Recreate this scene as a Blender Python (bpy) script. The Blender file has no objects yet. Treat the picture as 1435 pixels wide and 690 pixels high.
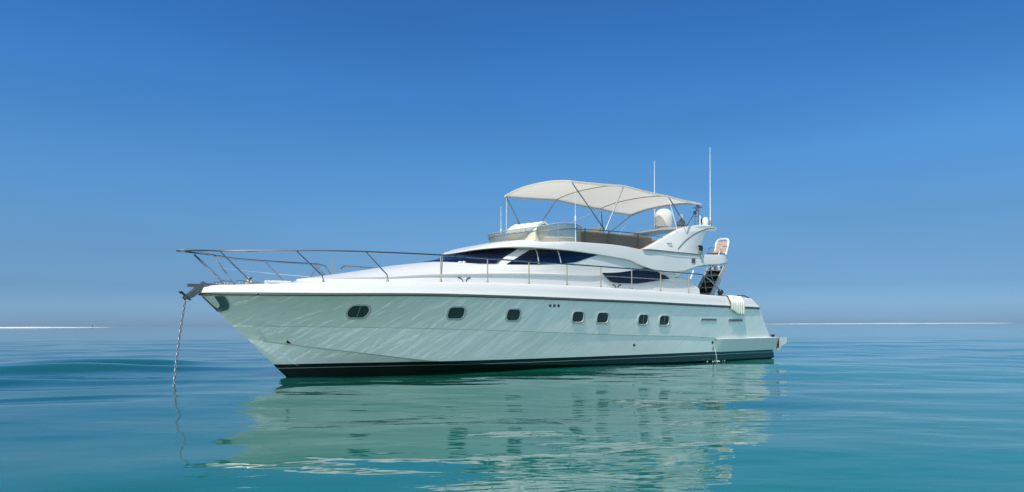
import bpy, bmesh, math, random
import numpy as np
from mathutils import Vector, Matrix

random.seed(7)
rng = np.random.default_rng(11)
R = math.radians
sc = bpy.context.scene
COL = sc.collection

# ------------------------------------------------------------------ camera
CAM_H = 1.3
cd = bpy.data.cameras.new('camera')
cam = bpy.data.objects.new('camera', cd)
COL.objects.link(cam)
cd.sensor_width = 36.0
cd.lens = 36.0 * 1050.0 / 1435.0
cd.shift_y = (454.4 - 345.0) / 1435.0
cd.clip_start = 0.1
cd.clip_end = 30000.0
a = 0.0042                                   # slight clockwise roll of the hand-held camera
cam.matrix_world = Matrix(((math.cos(a), math.sin(a), 0, 0),
                           (0, 0, -1, 0),
                           (-math.sin(a), math.cos(a), 0, CAM_H),
                           (0, 0, 0, 1)))
sc.camera = cam

# ------------------------------------------------------------------ world and sun
SUN_EL = R(64.0)
SUN_AZ = (-0.39, -0.921)                     # towards the sun: high, over the bow, behind the camera's left shoulder
w = bpy.data.worlds.new('World')
sc.world = w
w.use_nodes = True
nt = w.node_tree
nt.nodes.clear()
sky = nt.nodes.new('ShaderNodeTexSky')
sky.sky_type = 'NISHITA'
sky.sun_disc = False
sky.sun_elevation = SUN_EL
sky.sun_rotation = math.atan2(SUN_AZ[0], SUN_AZ[1])
sky.altitude = 0.0
sky.air_density = 1.0
sky.dust_density = 1.0
sky.ozone_density = 1.5
geo = nt.nodes.new('ShaderNodeNewGeometry')
sep = nt.nodes.new('ShaderNodeSeparateXYZ')
neg = nt.nodes.new('ShaderNodeMath'); neg.operation = 'MULTIPLY'; neg.inputs[1].default_value = -1.0
ramp = nt.nodes.new('ShaderNodeValToRGB')     # tints the clear-air model towards this hazy gulf sky, by elevation
SKY_STOPS = [(0.0, (0.70, 1.14, 1.95)), (0.012, (0.57, 1.0, 1.86)), (0.047, (0.38, 0.69, 1.24)), (0.09, (0.40, 0.69, 1.09)),
             (0.133, (0.41, 0.74, 1.10)), (0.215, (0.385, 0.85, 1.27)), (0.293, (0.325, 0.83, 1.37)), (0.363, (0.25, 0.74, 1.30)), (0.6, (0.3, 0.7, 1.2)), (1.0, (0.5, 0.8, 1.1))]
el = ramp.color_ramp.elements
while len(el) < len(SKY_STOPS):
    el.new(0.5)
for e, (p, c) in zip(el, SKY_STOPS):
    e.position = p
    e.color = (*c, 1)
mul = nt.nodes.new('ShaderNodeMix'); mul.data_type = 'RGBA'; mul.blend_type = 'MULTIPLY'; mul.inputs[0].default_value = 1.0
bg = nt.nodes.new('ShaderNodeBackground'); bg.inputs[1].default_value = 0.08
wo = nt.nodes.new('ShaderNodeOutputWorld')
L = nt.links.new
L(geo.outputs['Incoming'], sep.inputs[0])
L(sep.outputs[2], neg.inputs[0])
L(neg.outputs[0], ramp.inputs[0])
L(sky.outputs[0], mul.inputs[6])
L(ramp.outputs[0], mul.inputs[7])
# hazy sunward half of the sky, unseen, boosted to fill the shaded hull
dot = nt.nodes.new('ShaderNodeVectorMath'); dot.operation = 'DOT_PRODUCT'; dot.inputs[1].default_value = (-SUN_AZ[0], -SUN_AZ[1], 0.0)
L(geo.outputs['Incoming'], dot.inputs[0])
mrs = nt.nodes.new('ShaderNodeMapRange'); mrs.interpolation_type = 'SMOOTHSTEP'
mrs.inputs[1].default_value = 0.0; mrs.inputs[2].default_value = 0.85
L(dot.outputs['Value'], mrs.inputs[0])
glow = nt.nodes.new('ShaderNodeMix'); glow.data_type = 'RGBA'; glow.blend_type = 'MIX'
glow.inputs[6].default_value = (1, 1, 1, 1)
glow.inputs[7].default_value = (8.6, 4.15, 2.0, 1)
L(mrs.outputs[0], glow.inputs[0])
mul2 = nt.nodes.new('ShaderNodeMix'); mul2.data_type = 'RGBA'; mul2.blend_type = 'MULTIPLY'; mul2.inputs[0].default_value = 1.0
hz = nt.nodes.new('ShaderNodeTexNoise'); hz.inputs['Scale'].default_value = 1.0; hz.inputs['Detail'].default_value = 3.0
hm = nt.nodes.new('ShaderNodeMapping'); hm.inputs['Scale'].default_value = (1.6, 1.6, 9.0)
L(geo.outputs['Incoming'], hm.inputs[0]); L(hm.outputs[0], hz.inputs['Vector'])
hr = nt.nodes.new('ShaderNodeMapRange')
for i_, v_ in zip((1, 2, 3, 4), (.3, .7, .945, 1.055)): hr.inputs[i_].default_value = v_
L(hz.outputs['Fac'], hr.inputs[0])
hv = nt.nodes.new('ShaderNodeVectorMath'); hv.operation = 'SCALE'
L(mul.outputs[2], hv.inputs[0]); L(hr.outputs[0], hv.inputs['Scale'])
L(hv.outputs[0], mul2.inputs[6])
L(glow.outputs[2], mul2.inputs[7])
L(mul2.outputs[2], bg.inputs[0])
L(bg.outputs[0], wo.inputs[0])

sd = bpy.data.lights.new('sun', 'SUN')
sd.energy = 2.9
sd.angle = R(0.53)
sd.color = (1.0, 0.925, 0.82)
sun = bpy.data.objects.new('sun', sd)
COL.objects.link(sun)
to_sun = Vector((SUN_AZ[0] * math.cos(SUN_EL), SUN_AZ[1] * math.cos(SUN_EL), math.sin(SUN_EL)))
sun.rotation_euler = to_sun.to_track_quat('Z', 'Y').to_euler()
sun.location = (-20, -20, 60)

sc.view_settings.view_transform = 'Standard'
sc.view_settings.look = 'None'
sc.view_settings.exposure = 0.32
sc.view_settings.gamma = 1.0
sc.view_settings.use_curve_mapping = False
sc.cycles.max_bounces = 8
sc.cycles.transparent_max_bounces = 12
sc.cycles.blur_glossy = 0.3
sc.cycles.caustics_reflective = True
sc.cycles.sample_clamp_indirect = 6.0


# ------------------------------------------------------------------ materials
def mat(name, col, rough=0.5, metal=0.0, coat=0.0, ior=1.45, spec=0.5, var=0.0, vscale=3.0, bump=0.0, bscale=40.0):
    m = bpy.data.materials.new(name)
    m.use_nodes = True
    n = m.node_tree
    b = n.nodes['Principled BSDF']
    b.inputs['Base Color'].default_value = (*col, 1)
    b.inputs['Roughness'].default_value = rough
    b.inputs['Metallic'].default_value = metal
    b.inputs['Coat Weight'].default_value = coat
    b.inputs['Coat Roughness'].default_value = 0.04
    b.inputs['IOR'].default_value = ior
    b.inputs['Specular IOR Level'].default_value = spec
    if var > 0 or bump > 0:
        tc = n.nodes.new('ShaderNodeTexCoord')
        no = n.nodes.new('ShaderNodeTexNoise')
        no.inputs['Scale'].default_value = vscale
        no.inputs['Detail'].default_value = 4
        n.links.new(tc.outputs['Object'], no.inputs['Vector'])
        if var > 0:
            mx = n.nodes.new('ShaderNodeMix'); mx.data_type = 'RGBA'
            mx.inputs[6].default_value = (*[c * (1 - var) for c in col], 1)
            mx.inputs[7].default_value = (*[min(1, c * (1 + var)) for c in col], 1)
            n.links.new(no.outputs['Fac'], mx.inputs[0])
            n.links.new(mx.outputs[2], b.inputs['Base Color'])
        if bump > 0:
            n2 = n.nodes.new('ShaderNodeTexNoise')
            n2.inputs['Scale'].default_value = bscale
            n2.inputs['Detail'].default_value = 3
            n.links.new(tc.outputs['Object'], n2.inputs['Vector'])
            bp = n.nodes.new('ShaderNodeBump')
            bp.inputs['Strength'].default_value = bump
            bp.inputs['Distance'].default_value = 0.02
            n.links.new(n2.outputs['Fac'], bp.inputs['Height'])
            n.links.new(bp.outputs[0], b.inputs['Normal'])
    return m


M = {}
M['gel'] = mat('white gelcoat', (0.69, 0.69, 0.68), 0.32, coat=0.3, var=0.02, vscale=0.7)
M['deck'] = mat('white deck', (0.68, 0.68, 0.66), 0.6, var=0.04, vscale=2.0)
M['glass'] = mat('dark blue tinted glass', (0.004, 0.008, 0.024), 0.04, ior=1.5, coat=0.0)
M['chrome'] = mat('polished steel', (0.36, 0.37, 0.38), 0.16, metal=1.0)
M['dullsteel'] = mat('weathered steel', (0.34, 0.35, 0.36), 0.38, metal=0.9, var=0.2, vscale=20)
M['rubber'] = mat('dark rubber', (0.035, 0.04, 0.042), 0.55)
M['rubrail'] = mat('grey rub rail', (.085, .095, .095), .45)
M['black'] = mat('black plastic', (0.012, 0.012, 0.014), 0.35)
M['cream'] = mat('cream vinyl', (0.72, 0.66, 0.52), 0.5, var=0.06, vscale=4)
M['beige'] = mat('beige cushion', (0.55, 0.42, 0.27), 0.7, var=0.1, vscale=6)
M['brown'] = mat('brown sofa', (0.15, 0.105, 0.065), 0.6, var=0.15, vscale=5)
M['white'] = mat('white paint', (0.8, 0.8, 0.8), 0.35)
M['sleeve'] = mat('canvas sleeve', (.50, .47, .41), .8)
M['rim'] = mat('porthole rim', (.52, .54, .53), .35)
M['portglass'] = mat('porthole glass', (.045, .062, .064), .07, var=.35, vscale=5)
M['chainsteel'] = mat('galvanised chain', (.42, .43, .44), .25, metal=.9, var=.3, vscale=30)
M['grey'] = mat('grey plastic', (0.22, 0.23, 0.24), 0.5)
M['lgrey'] = mat('light grey paint', (0.45, 0.47, 0.48), 0.45)
M['rope'] = mat('white rope', (0.78, 0.74, 0.64), 0.8, var=0.1, vscale=30, bump=0.6, bscale=60)
def towel_material():
    m = mat('striped towel', (.8, .77, .7), .9, bump=.5, bscale=70)
    n = m.node_tree
    b = n.nodes['Principled BSDF']
    tc = n.nodes.new('ShaderNodeTexCoord'); sp = n.nodes.new('ShaderNodeSeparateXYZ')
    n.links.new(tc.outputs['Object'], sp.inputs[0])
    ml = n.nodes.new('ShaderNodeMath'); ml.operation = 'MULTIPLY'; ml.inputs[1].default_value = 2 * math.pi * 7.5
    sn = n.nodes.new('ShaderNodeMath'); sn.operation = 'SINE'
    n.links.new(sp.outputs[0], ml.inputs[0]); n.links.new(ml.outputs[0], sn.inputs[0])
    r = n.nodes.new('ShaderNodeValToRGB')
    r.color_ramp.elements[0].position = .35; r.color_ramp.elements[0].color = (.80, .79, .75, 1)
    r.color_ramp.elements[1].position = .65; r.color_ramp.elements[1].color = (.62, .57, .44, 1)
    n.links.new(sn.outputs[0], r.inputs[0]); n.links.new(r.outputs[0], b.inputs['Base Color'])
    return m


M['towel'] = towel_material()
M['slat'] = mat('beige slats', (0.55, 0.42, 0.32), 0.6, var=0.1, vscale=10)
M['ink'] = mat('grey lettering', (0.12, 0.12, 0.13), 0.5)
M['emblem'] = mat('bronze emblem', (0.05, 0.045, 0.04), 0.4, metal=0.3)
M['dark_grp'] = mat('dark interior', (0.03, 0.03, 0.032), 0.6)
M['skin'] = mat('skin', (0.35, 0.2, 0.13), 0.6)
M['darkcloth'] = mat('dark cloth', (0.03, 0.035, 0.05), 0.8)


def hull_material():
    m = bpy.data.materials.new('hull paint')
    m.use_nodes = True
    n = m.node_tree
    b = n.nodes['Principled BSDF']
    b.inputs['Roughness'].default_value = 0.25
    b.inputs['Coat Weight'].default_value = 1.0
    b.inputs['Coat IOR'].default_value = 1.6
    b.inputs['Coat Roughness'].default_value = 0.03
    tc = n.nodes.new('ShaderNodeTexCoord')
    sp = n.nodes.new('ShaderNodeSeparateXYZ')
    n.links.new(tc.outputs['Object'], sp.inputs[0])
    r = n.nodes.new('ShaderNodeValToRGB')
    r.color_ramp.interpolation = 'CONSTANT'
    mr = n.nodes.new('ShaderNodeMapRange')
    mr.inputs[1].default_value = 0.0
    mr.inputs[2].default_value = 1.0
    n.links.new(sp.outputs[2], mr.inputs[0])
    n.links.new(mr.outputs[0], r.inputs[0])
    stops = [(0.0, (0.010, 0.016, 0.016)), (0.208, (0.36, 0.33, 0.35)), (0.226, (0.006, 0.007, 0.012)), (0.318, (0.90, 0.90, 0.87))]  # topsides white set paler than the gelcoat to brighten the shaded hull
    el = r.color_ramp.elements
    while len(el) < 4:
        el.new(0.5)
    for e, (p, c) in zip(el, stops):
        e.position = p
        e.color = (*c, 1)
    # long hollows in the coat bump imitate ripple light off the water; a little weathering
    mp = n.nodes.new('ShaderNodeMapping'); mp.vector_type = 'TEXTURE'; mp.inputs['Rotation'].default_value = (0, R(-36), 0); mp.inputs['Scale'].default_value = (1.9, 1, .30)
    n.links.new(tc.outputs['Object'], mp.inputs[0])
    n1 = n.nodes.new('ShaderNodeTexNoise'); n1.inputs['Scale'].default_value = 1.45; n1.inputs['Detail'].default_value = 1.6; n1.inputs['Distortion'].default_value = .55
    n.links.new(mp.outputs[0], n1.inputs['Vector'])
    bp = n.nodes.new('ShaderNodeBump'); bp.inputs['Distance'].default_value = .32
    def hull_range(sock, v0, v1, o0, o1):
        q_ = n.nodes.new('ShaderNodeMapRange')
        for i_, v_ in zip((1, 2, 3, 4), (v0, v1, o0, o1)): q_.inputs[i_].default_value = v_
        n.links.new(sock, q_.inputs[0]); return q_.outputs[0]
    k1 = hull_range(sp.outputs[2], .33, .5, 0.0, 1.0)      # topsides only, streaks fade towards the stern
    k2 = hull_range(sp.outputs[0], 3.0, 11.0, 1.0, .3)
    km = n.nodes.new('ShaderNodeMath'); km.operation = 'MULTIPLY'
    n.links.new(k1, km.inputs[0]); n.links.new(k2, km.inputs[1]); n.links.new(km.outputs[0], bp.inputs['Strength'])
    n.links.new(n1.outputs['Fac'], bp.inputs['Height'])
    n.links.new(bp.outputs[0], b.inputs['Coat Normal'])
    n2 = n.nodes.new('ShaderNodeTexNoise'); n2.inputs['Scale'].default_value = 1.1; n2.inputs['Detail'].default_value = 6
    n.links.new(tc.outputs['Object'], n2.inputs['Vector'])
    r2 = n.nodes.new('ShaderNodeValToRGB')
    r2.color_ramp.elements[0].position = .3; r2.color_ramp.elements[0].color = (.93, .94, .92, 1)
    r2.color_ramp.elements[1].position = .7; r2.color_ramp.elements[1].color = (1, 1, 1, 1)
    n.links.new(n2.outputs['Fac'], r2.inputs[0])
    mx = n.nodes.new('ShaderNodeMix'); mx.data_type = 'RGBA'; mx.blend_type = 'MULTIPLY'; mx.inputs[0].default_value = 1.0
    n.links.new(r.outputs[0], mx.inputs[6]); n.links.new(r2.outputs[0], mx.inputs[7])
    n.links.new(mx.outputs[2], b.inputs['Base Color'])
    return m


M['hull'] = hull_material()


def acrylic(name, tint, alpha):
    m = bpy.data.materials.new(name)
    m.use_nodes = True
    n = m.node_tree
    n.nodes.clear()
    o = n.nodes.new('ShaderNodeOutputMaterial')
    t = n.nodes.new('ShaderNodeBsdfTransparent'); t.inputs[0].default_value = (*tint, 1)
    p = n.nodes.new('ShaderNodeBsdfPrincipled')
    p.inputs['Base Color'].default_value = (0.55, 0.56, 0.56, 1)
    p.inputs['Roughness'].default_value = 0.08
    mx = n.nodes.new('ShaderNodeMixShader'); mx.inputs[0].default_value = alpha
    n.links.new(t.outputs[0], mx.inputs[1])
    n.links.new(p.outputs[0], mx.inputs[2])
    n.links.new(mx.outputs[0], o.inputs[0])
    return m


M['acrylic'] = acrylic('clear acrylic', (0.80, 0.82, 0.80), 0.27)
M['smoke'] = acrylic('smoked acrylic', (0.42, 0.42, 0.40), 0.15)


def canvas():
    m = bpy.data.materials.new('canopy canvas')
    m.use_nodes = True
    n = m.node_tree
    n.nodes.clear()
    o = n.nodes.new('ShaderNodeOutputMaterial')
    d = n.nodes.new('ShaderNodeBsdfDiffuse'); d.inputs[0].default_value = (0.80, 0.78, 0.73, 1)
    t = n.nodes.new('ShaderNodeBsdfTranslucent'); t.inputs[0].default_value = (0.86, 0.81, 0.71, 1)
    mx = n.nodes.new('ShaderNodeMixShader'); mx.inputs[0].default_value = 0.5
    tc = n.nodes.new('ShaderNodeTexCoord')
    no = n.nodes.new('ShaderNodeTexNoise'); no.inputs['Scale'].default_value = 2.5; no.inputs['Detail'].default_value = 3
    n.links.new(tc.outputs['Object'], no.inputs['Vector'])
    bp = n.nodes.new('ShaderNodeBump'); bp.inputs['Strength'].default_value = 0.35; bp.inputs['Distance'].default_value = 0.05
    n.links.new(no.outputs['Fac'], bp.inputs['Height'])
    n.links.new(bp.outputs[0], d.inputs['Normal'])
    n.links.new(d.outputs[0], mx.inputs[1])
    n.links.new(t.outputs[0], mx.inputs[2])
    n.links.new(mx.outputs[0], o.inputs[0])
    return m


M['canvas'] = canvas()


# ------------------------------------------------------------------ mesh helpers
def P(s, b, z):
    """yacht frame: s = metres aft of the stem at the waterline, b = metres to port, z = up"""
    return (float(s), -float(b), float(z))


class MB:
    def __init__(self):
        self.v, self.f, self.mi = [], [], []

    def grid(self, rows, close_u=False, close_v=False, mi=0):
        n0 = len(self.v)
        nr, nc = len(rows), len(rows[0])
        for r in rows:
            self.v.extend([tuple(map(float, p)) for p in r])
        for i in range(nr - 1 + (1 if close_v else 0)):
            for j in range(nc - 1 + (1 if close_u else 0)):
                a_ = n0 + i * nc + j
                b_ = n0 + i * nc + (j + 1) % nc
                c_ = n0 + ((i + 1) % nr) * nc + (j + 1) % nc
                d_ = n0 + ((i + 1) % nr) * nc + j
                self.f.append((a_, b_, c_, d_)); self.mi.append(mi)
        return n0

    def poly(self, pts, mi=0):
        n0 = len(self.v)
        self.v.extend([tuple(map(float, p)) for p in pts])
        self.f.append(tuple(range(n0, n0 + len(pts)))); self.mi.append(mi)

    def prism(self, outline, off, mi=0):
        """outline: list of 3D points, off: extrusion vector"""
        n0 = len(self.v); k = len(outline)
        o = Vector(off)
        self.v.extend([tuple(map(float, p)) for p in outline])
        self.v.extend([tuple(Vector(p) + o) for p in outline])
        self.f.append(tuple(range(n0, n0 + k))); self.mi.append(mi)
        self.f.append(tuple(reversed(range(n0 + k, n0 + 2 * k)))); self.mi.append(mi)
        for i in range(k):
            j = (i + 1) % k
            self.f.append((n0 + i, n0 + k + i, n0 + k + j, n0 + j)); self.mi.append(mi)

    def box(self, c, d, mi=0, rot=None):
        x, y, z = [q / 2 for q in d]
        vs = [Vector((sx * x, sy * y, sz * z)) for sx in (-1, 1) for sy in (-1, 1) for sz in (-1, 1)]
        if rot:
            vs = [rot @ q for q in vs]
        n0 = len(self.v)
        self.v.extend([tuple(q + Vector(c)) for q in vs])
        for f in ((0, 1, 3, 2), (4, 6, 7, 5), (0, 4, 5, 1), (2, 3, 7, 6), (0, 2, 6, 4), (1, 5, 7, 3)):
            self.f.append(tuple(n0 + i for i in f)); self.mi.append(mi)

    def tube(self, pts, r, n=8, closed=False, mi=0):
        pts = [Vector(p) for p in pts]
        k = len(pts)
        rr = r if hasattr(r, '__len__') else [r] * k
        rows = []
        up = None
        for i in range(k):
            if closed:
                t = pts[(i + 1) % k] - pts[i - 1]
            else:
                t = pts[min(i + 1, k - 1)] - pts[max(i - 1, 0)]
            t.normalize()
            if up is None:
                up = Vector((0, 0, 1)) if abs(t.z) < 0.9 else Vector((1, 0, 0))
            x = t.cross(up)
            if x.length < 1e-4:
                x = t.cross(Vector((1, 0, 0)))
            x.normalize()
            y = x.cross(t).normalized()
            up = y
            rows.append([tuple(pts[i] + rr[i] * (math.cos(2 * math.pi * q / n) * x + math.sin(2 * math.pi * q / n) * y)) for q in range(n)])
        n0 = self.grid(rows, close_u=True, close_v=closed, mi=mi)
        if not closed:
            self.f.append(tuple(reversed(range(n0, n0 + n)))); self.mi.append(mi)
            e = n0 + (k - 1) * n
            self.f.append(tuple(range(e, e + n))); self.mi.append(mi)

    def lathe(self, prof, c, n=24, mi=0, axis=None):
        """prof: (radius, height) pairs"""
        rot = axis.to_track_quat('Z', 'Y') if axis else None
        rows = []
        for r_, h_ in prof:
            row = []
            for q in range(n):
                v = Vector((r_ * math.cos(2 * math.pi * q / n), r_ * math.sin(2 * math.pi * q / n), h_))
                if rot:
                    v = rot @ v
                row.append(tuple(v + Vector(c)))
            rows.append(row)
        self.grid(rows, close_u=True, mi=mi)

    def build(self, name, mats, parent=None, smooth=True, ang=35, bevel=0.0, seg=2, subsurf=0):
        me = bpy.data.meshes.new(name)
        me.from_pydata(self.v, [], self.f)
        if not isinstance(mats, (list, tuple)):
            mats = [mats]
        for m in mats:
            me.materials.append(m)
        me.polygons.foreach_set('material_index', self.mi)
        bm = bmesh.new(); bm.from_mesh(me)
        bmesh.ops.remove_doubles(bm, verts=bm.verts, dist=1e-5)
        bmesh.ops.recalc_face_normals(bm, faces=bm.faces)
        bm.to_mesh(me); bm.free()
        if smooth:
            me.shade_smooth()
            me.set_sharp_from_angle(angle=R(ang))
        o = bpy.data.objects.new(name, me)
        COL.objects.link(o)
        if parent:
            o.parent = parent
        if bevel > 0:
            md = o.modifiers.new('bevel', 'BEVEL'); md.width = bevel; md.segments = seg; md.limit_method = 'ANGLE'; md.angle_limit = R(40)
        if subsurf:
            md = o.modifiers.new('subsurf', 'SUBSURF'); md.levels = subsurf; md.render_levels = subsurf
        return o


def tag(o, label=None, cat=None, group=None, kind=None):
    if label: o['label'] = label
    if cat: o['category'] = cat
    if group: o['group'] = group
    if kind: o['kind'] = kind
    return o


def empty(name, loc, rz=0.0):
    o = bpy.data.objects.new(name, None)
    o.location = loc
    o.rotation_euler = (0, 0, rz)
    COL.objects.link(o)
    return o


# SURF-BEGIN ------------------------------------------------------- hull and house lines (yacht frame)
def pchip(pts):
    x = np.array([p[0] for p in pts], float); y = np.array([p[1] for p in pts], float)
    h = np.diff(x); d = np.diff(y) / h; m = np.zeros(len(x))
    m[0] = d[0]; m[-1] = d[-1]
    for i in range(1, len(x) - 1):
        if d[i - 1] * d[i] > 0:
            w1 = 2 * h[i] + h[i - 1]; w2 = h[i] + 2 * h[i - 1]
            m[i] = (w1 + w2) / (w1 / d[i - 1] + w2 / d[i])

    def f(s):
        s = np.clip(s, x[0], x[-1])
        i = np.clip(np.searchsorted(x, s, side='right') - 1, 0, len(x) - 2)
        t = (s - x[i]) / h[i]
        return ((2 * t**3 - 3 * t * t + 1) * y[i] + (t**3 - 2 * t * t + t) * h[i] * m[i]
                + (-2 * t**3 + 3 * t * t) * y[i + 1] + (t**3 - t * t) * h[i] * m[i + 1])
    return f


b_sheer = pchip([(-2.06, 0), (-1.9, .3), (-1.5, .62), (-1, .93), (0, 1.36), (1, 1.69), (2, 1.93), (3, 2.11), (4.5, 2.29), (6, 2.41), (8, 2.5), (10, 2.54), (13, 2.54), (16, 2.48), (18.5, 2.36)])
z_sheer = pchip([(-2.06, 2.03), (0, 2.02), (3, 2.045), (5, 2.03), (7.8, 1.99), (10.4, 1.95), (13.2, 1.89), (16.8, 1.83)])
b_knuck = pchip([(-1.31, 0), (-.5, .45), (0, .66), (1, 1.05), (2, 1.38), (3, 1.66), (4.5, 1.98), (6, 2.2), (8, 2.33), (10, 2.38), (13, 2.41), (16, 2.39), (19, 2.32)])
z_knuck = pchip([(-1.31, 1.29), (0, 1.265), (2.4, 1.22), (4, 1.17), (5.2, 1.13), (7.5, 1.04), (10.5, .93), (12.5, .88), (14.3, .80), (18, .75)])
b_chine = pchip([(-.94, 0), (0, .35), (1, .75), (2, 1.08), (4, 1.6), (6, 1.92), (8, 2.1), (10, 2.2), (14, 2.28), (19, 2.2)])
z_chine = pchip([(-.94, .94), (-.33, .86), (.5, .73), (1.85, .54), (3.3, .34), (5, .2), (8, .08), (12, .02), (19, 0.0)])
z_gun = pchip([(-2.0, 2.20), (-1.8, 2.235), (-1.1, 2.265), (-.4, 2.30), (.85, 2.345), (3.3, 2.40), (4.7, 2.42), (7.4, 2.41), (10.1, 2.36), (12.8, 2.295), (14.9, 2.235), (16.4, 2.20)])


def b_gun(s):
    return np.maximum(b_sheer(s) - .05 - .11 * np.clip((s + 2.06) / 2.0, 0, 1) * (1 - .75 * np.clip((s - 2.0) / 6.0, 0, 1)), 0.0)


def hull_b(s, z):
    zs, zk, zc = z_sheer(s), z_knuck(s), z_chine(s)
    bs, bk, bc = b_sheer(s), b_knuck(s), b_chine(s)
    if z > zk:
        t = (z - zk) / (zs - zk)
        fl = .10 * max(0.0, 1 - s / 7.0) if s < 7 else 0.0
        return bk + (bs - bk) * t - fl * 4 * t * (1 - t) * 0.6
    t = (z - zc) / max(zk - zc, 1e-3)
    return bc + (bk - bc) * t


z_fold = pchip([(.1, 2.44), (1.6, 2.48), (2.16, 2.50), (3.3, 2.585), (4.1, 2.62), (5, 2.665), (7, 2.725), (8.7, 2.735), (9.4, 2.80), (11, 2.86), (13, 2.9)])
# house rows: nose position, nose length, half breadth, height function
HOUSE = [(-.75, 9.5, 1.96, lambda s: 2.16 + 0 * s),
         (.30, 8.5, 1.92, lambda s: z_fold(s) - .02),
         (.32, 8.5, 1.975, lambda s: z_fold(s) + .025),
         (1.85, 7.0, 1.97, lambda s: np.maximum(2.72, z_fold(s) + .06)),
         (3.00, 5.6, 1.955, lambda s: np.maximum(2.93 - .04 * np.clip((s - 3) / 2, 0, 1), z_fold(s) + .10)),
         (4.20, 4.2, 1.94, lambda s: 3.09 - .09 * np.clip((s - 4.2) / 1.0, 0, 1)),
         (4.60, 4.0, 1.93, lambda s: 3.20 + 0 * s),
         (5.05, 3.7, 1.91, lambda s: 3.40 + 0 * s),
         (5.75, 3.2, 1.87, lambda s: 3.62 + 0 * s)]
HOUSE_END = 12.7


def nose_b(sf, N, B, s):
    u = (s - sf) / N
    if u <= 0: return 0.0
    return B * (math.sqrt(max(0.0, 1 - (1 - u) ** 2)) if u < 1 else 1.0)


def house_b(s, z):
    zz = [float(h[3](s)) for h in HOUSE]
    bb = [nose_b(h[0], h[1], h[2], s) for h in HOUSE]
    if z <= zz[0]: return bb[0]
    for i in range(len(zz) - 1):
        if zz[i] <= z <= zz[i + 1]:
            t = (z - zz[i]) / max(zz[i + 1] - zz[i], 1e-6)
            return bb[i] + (bb[i + 1] - bb[i]) * t
    return bb[-1]


# flybridge moulding: bottom edge, top edge, crown, depth of the inner lip
zb_fly = pchip([(4.9, 3.34), (5.3, 3.42), (6.2, 3.49), (7.7, 3.47), (8.9, 3.42), (9.85, 3.35), (10.3, 3.32), (11.0, 3.14), (11.68, 3.03), (12.3, 3.01), (12.94, 3.06), (13.64, 3.23), (14.2, 3.32), (15.0, 3.38), (15.3, 3.44), (16.7, 3.46)])
zt_fly = pchip([(4.9, 3.37), (5.3, 3.49), (6.2, 3.64), (7.3, 3.71), (8.3, 3.765), (9.6, 3.775), (10.3, 3.75), (11.1, 3.69), (12.2, 3.685), (13.8, 3.68), (15.3, 3.73), (16.7, 3.73)])
zc_fly = pchip([(4.9, 3.38), (5.5, 3.57), (6.05, 3.71), (6.6, 3.80), (7.3, 3.85), (9, 3.85)])
lip_fly = pchip([(4.9, 0), (10.6, 0), (11.3, .03), (12.0, .16), (12.4, .20), (12.9, .20), (13.3, .12), (14.0, 0), (16.7, 0)])
B_FLY = pchip([(4.9, 1.92), (7.1, 1.94), (9, 1.97), (11, 2.03), (12, 2.08), (15, 2.08), (16.7, 2.0)])
# SURF-END


def fly_contour(inset, nn=26, ns=60, na=18):
    pts = []
    sf, N = 4.9 + inset, 2.9
    for i in range(nn + 1):
        ph = math.pi / 2 * i / nn
        s = sf + N * (1 - math.cos(ph))
        pts.append((s, (float(B_FLY(s)) - inset) * math.sin(ph) ** 0.9))
    s0 = sf + N
    for i in range(1, ns + 1):
        s = s0 + (15.0 - s0) * i / ns
        pts.append((s, float(B_FLY(s)) - inset))
    for i in range(1, na + 1):
        ph = math.pi / 2 * i / na
        pts.append((15.0 + (1.15 - inset) * math.sin(ph), (2.08 - inset) * math.cos(ph) ** 0.45))
    return pts


def mirror_row(port):
    """port: list of (s,b,z) from centre outward -> full row from starboard to port"""
    return [P(s, -b, z) for s, b, z in reversed(port)] + [P(s, b, z) for s, b, z in port[1:]]


# ------------------------------------------------------------------ yacht root
TH = R(38.0)
ROOT = (-5.7079, 18.888, 0.0)
yacht = empty('motor_yacht', ROOT, TH)
tag(yacht, 'large white motor yacht at anchor, dark blue windows, cream canopy over its upper deck', 'yacht')


def local_to_world(p):
    c, s_ = math.cos(TH), math.sin(TH)
    return Vector((ROOT[0] + p[0] * c - p[1] * s_, ROOT[1] + p[0] * s_ + p[1] * c, p[2]))


def tline(s0, s1, n, p=1.4):
    return [s0 + (s1 - s0) * (i / n) ** p for i in range(n + 1)]


# ------------------------------------------------------------------ hull
NS = 110


def stern_s(z):
    return 17.54 - (z - .74) * (17.54 - 16.76) / (1.86 - .74) if z > .74 else 18.03 - (0.74 - z) * 0.10


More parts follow.
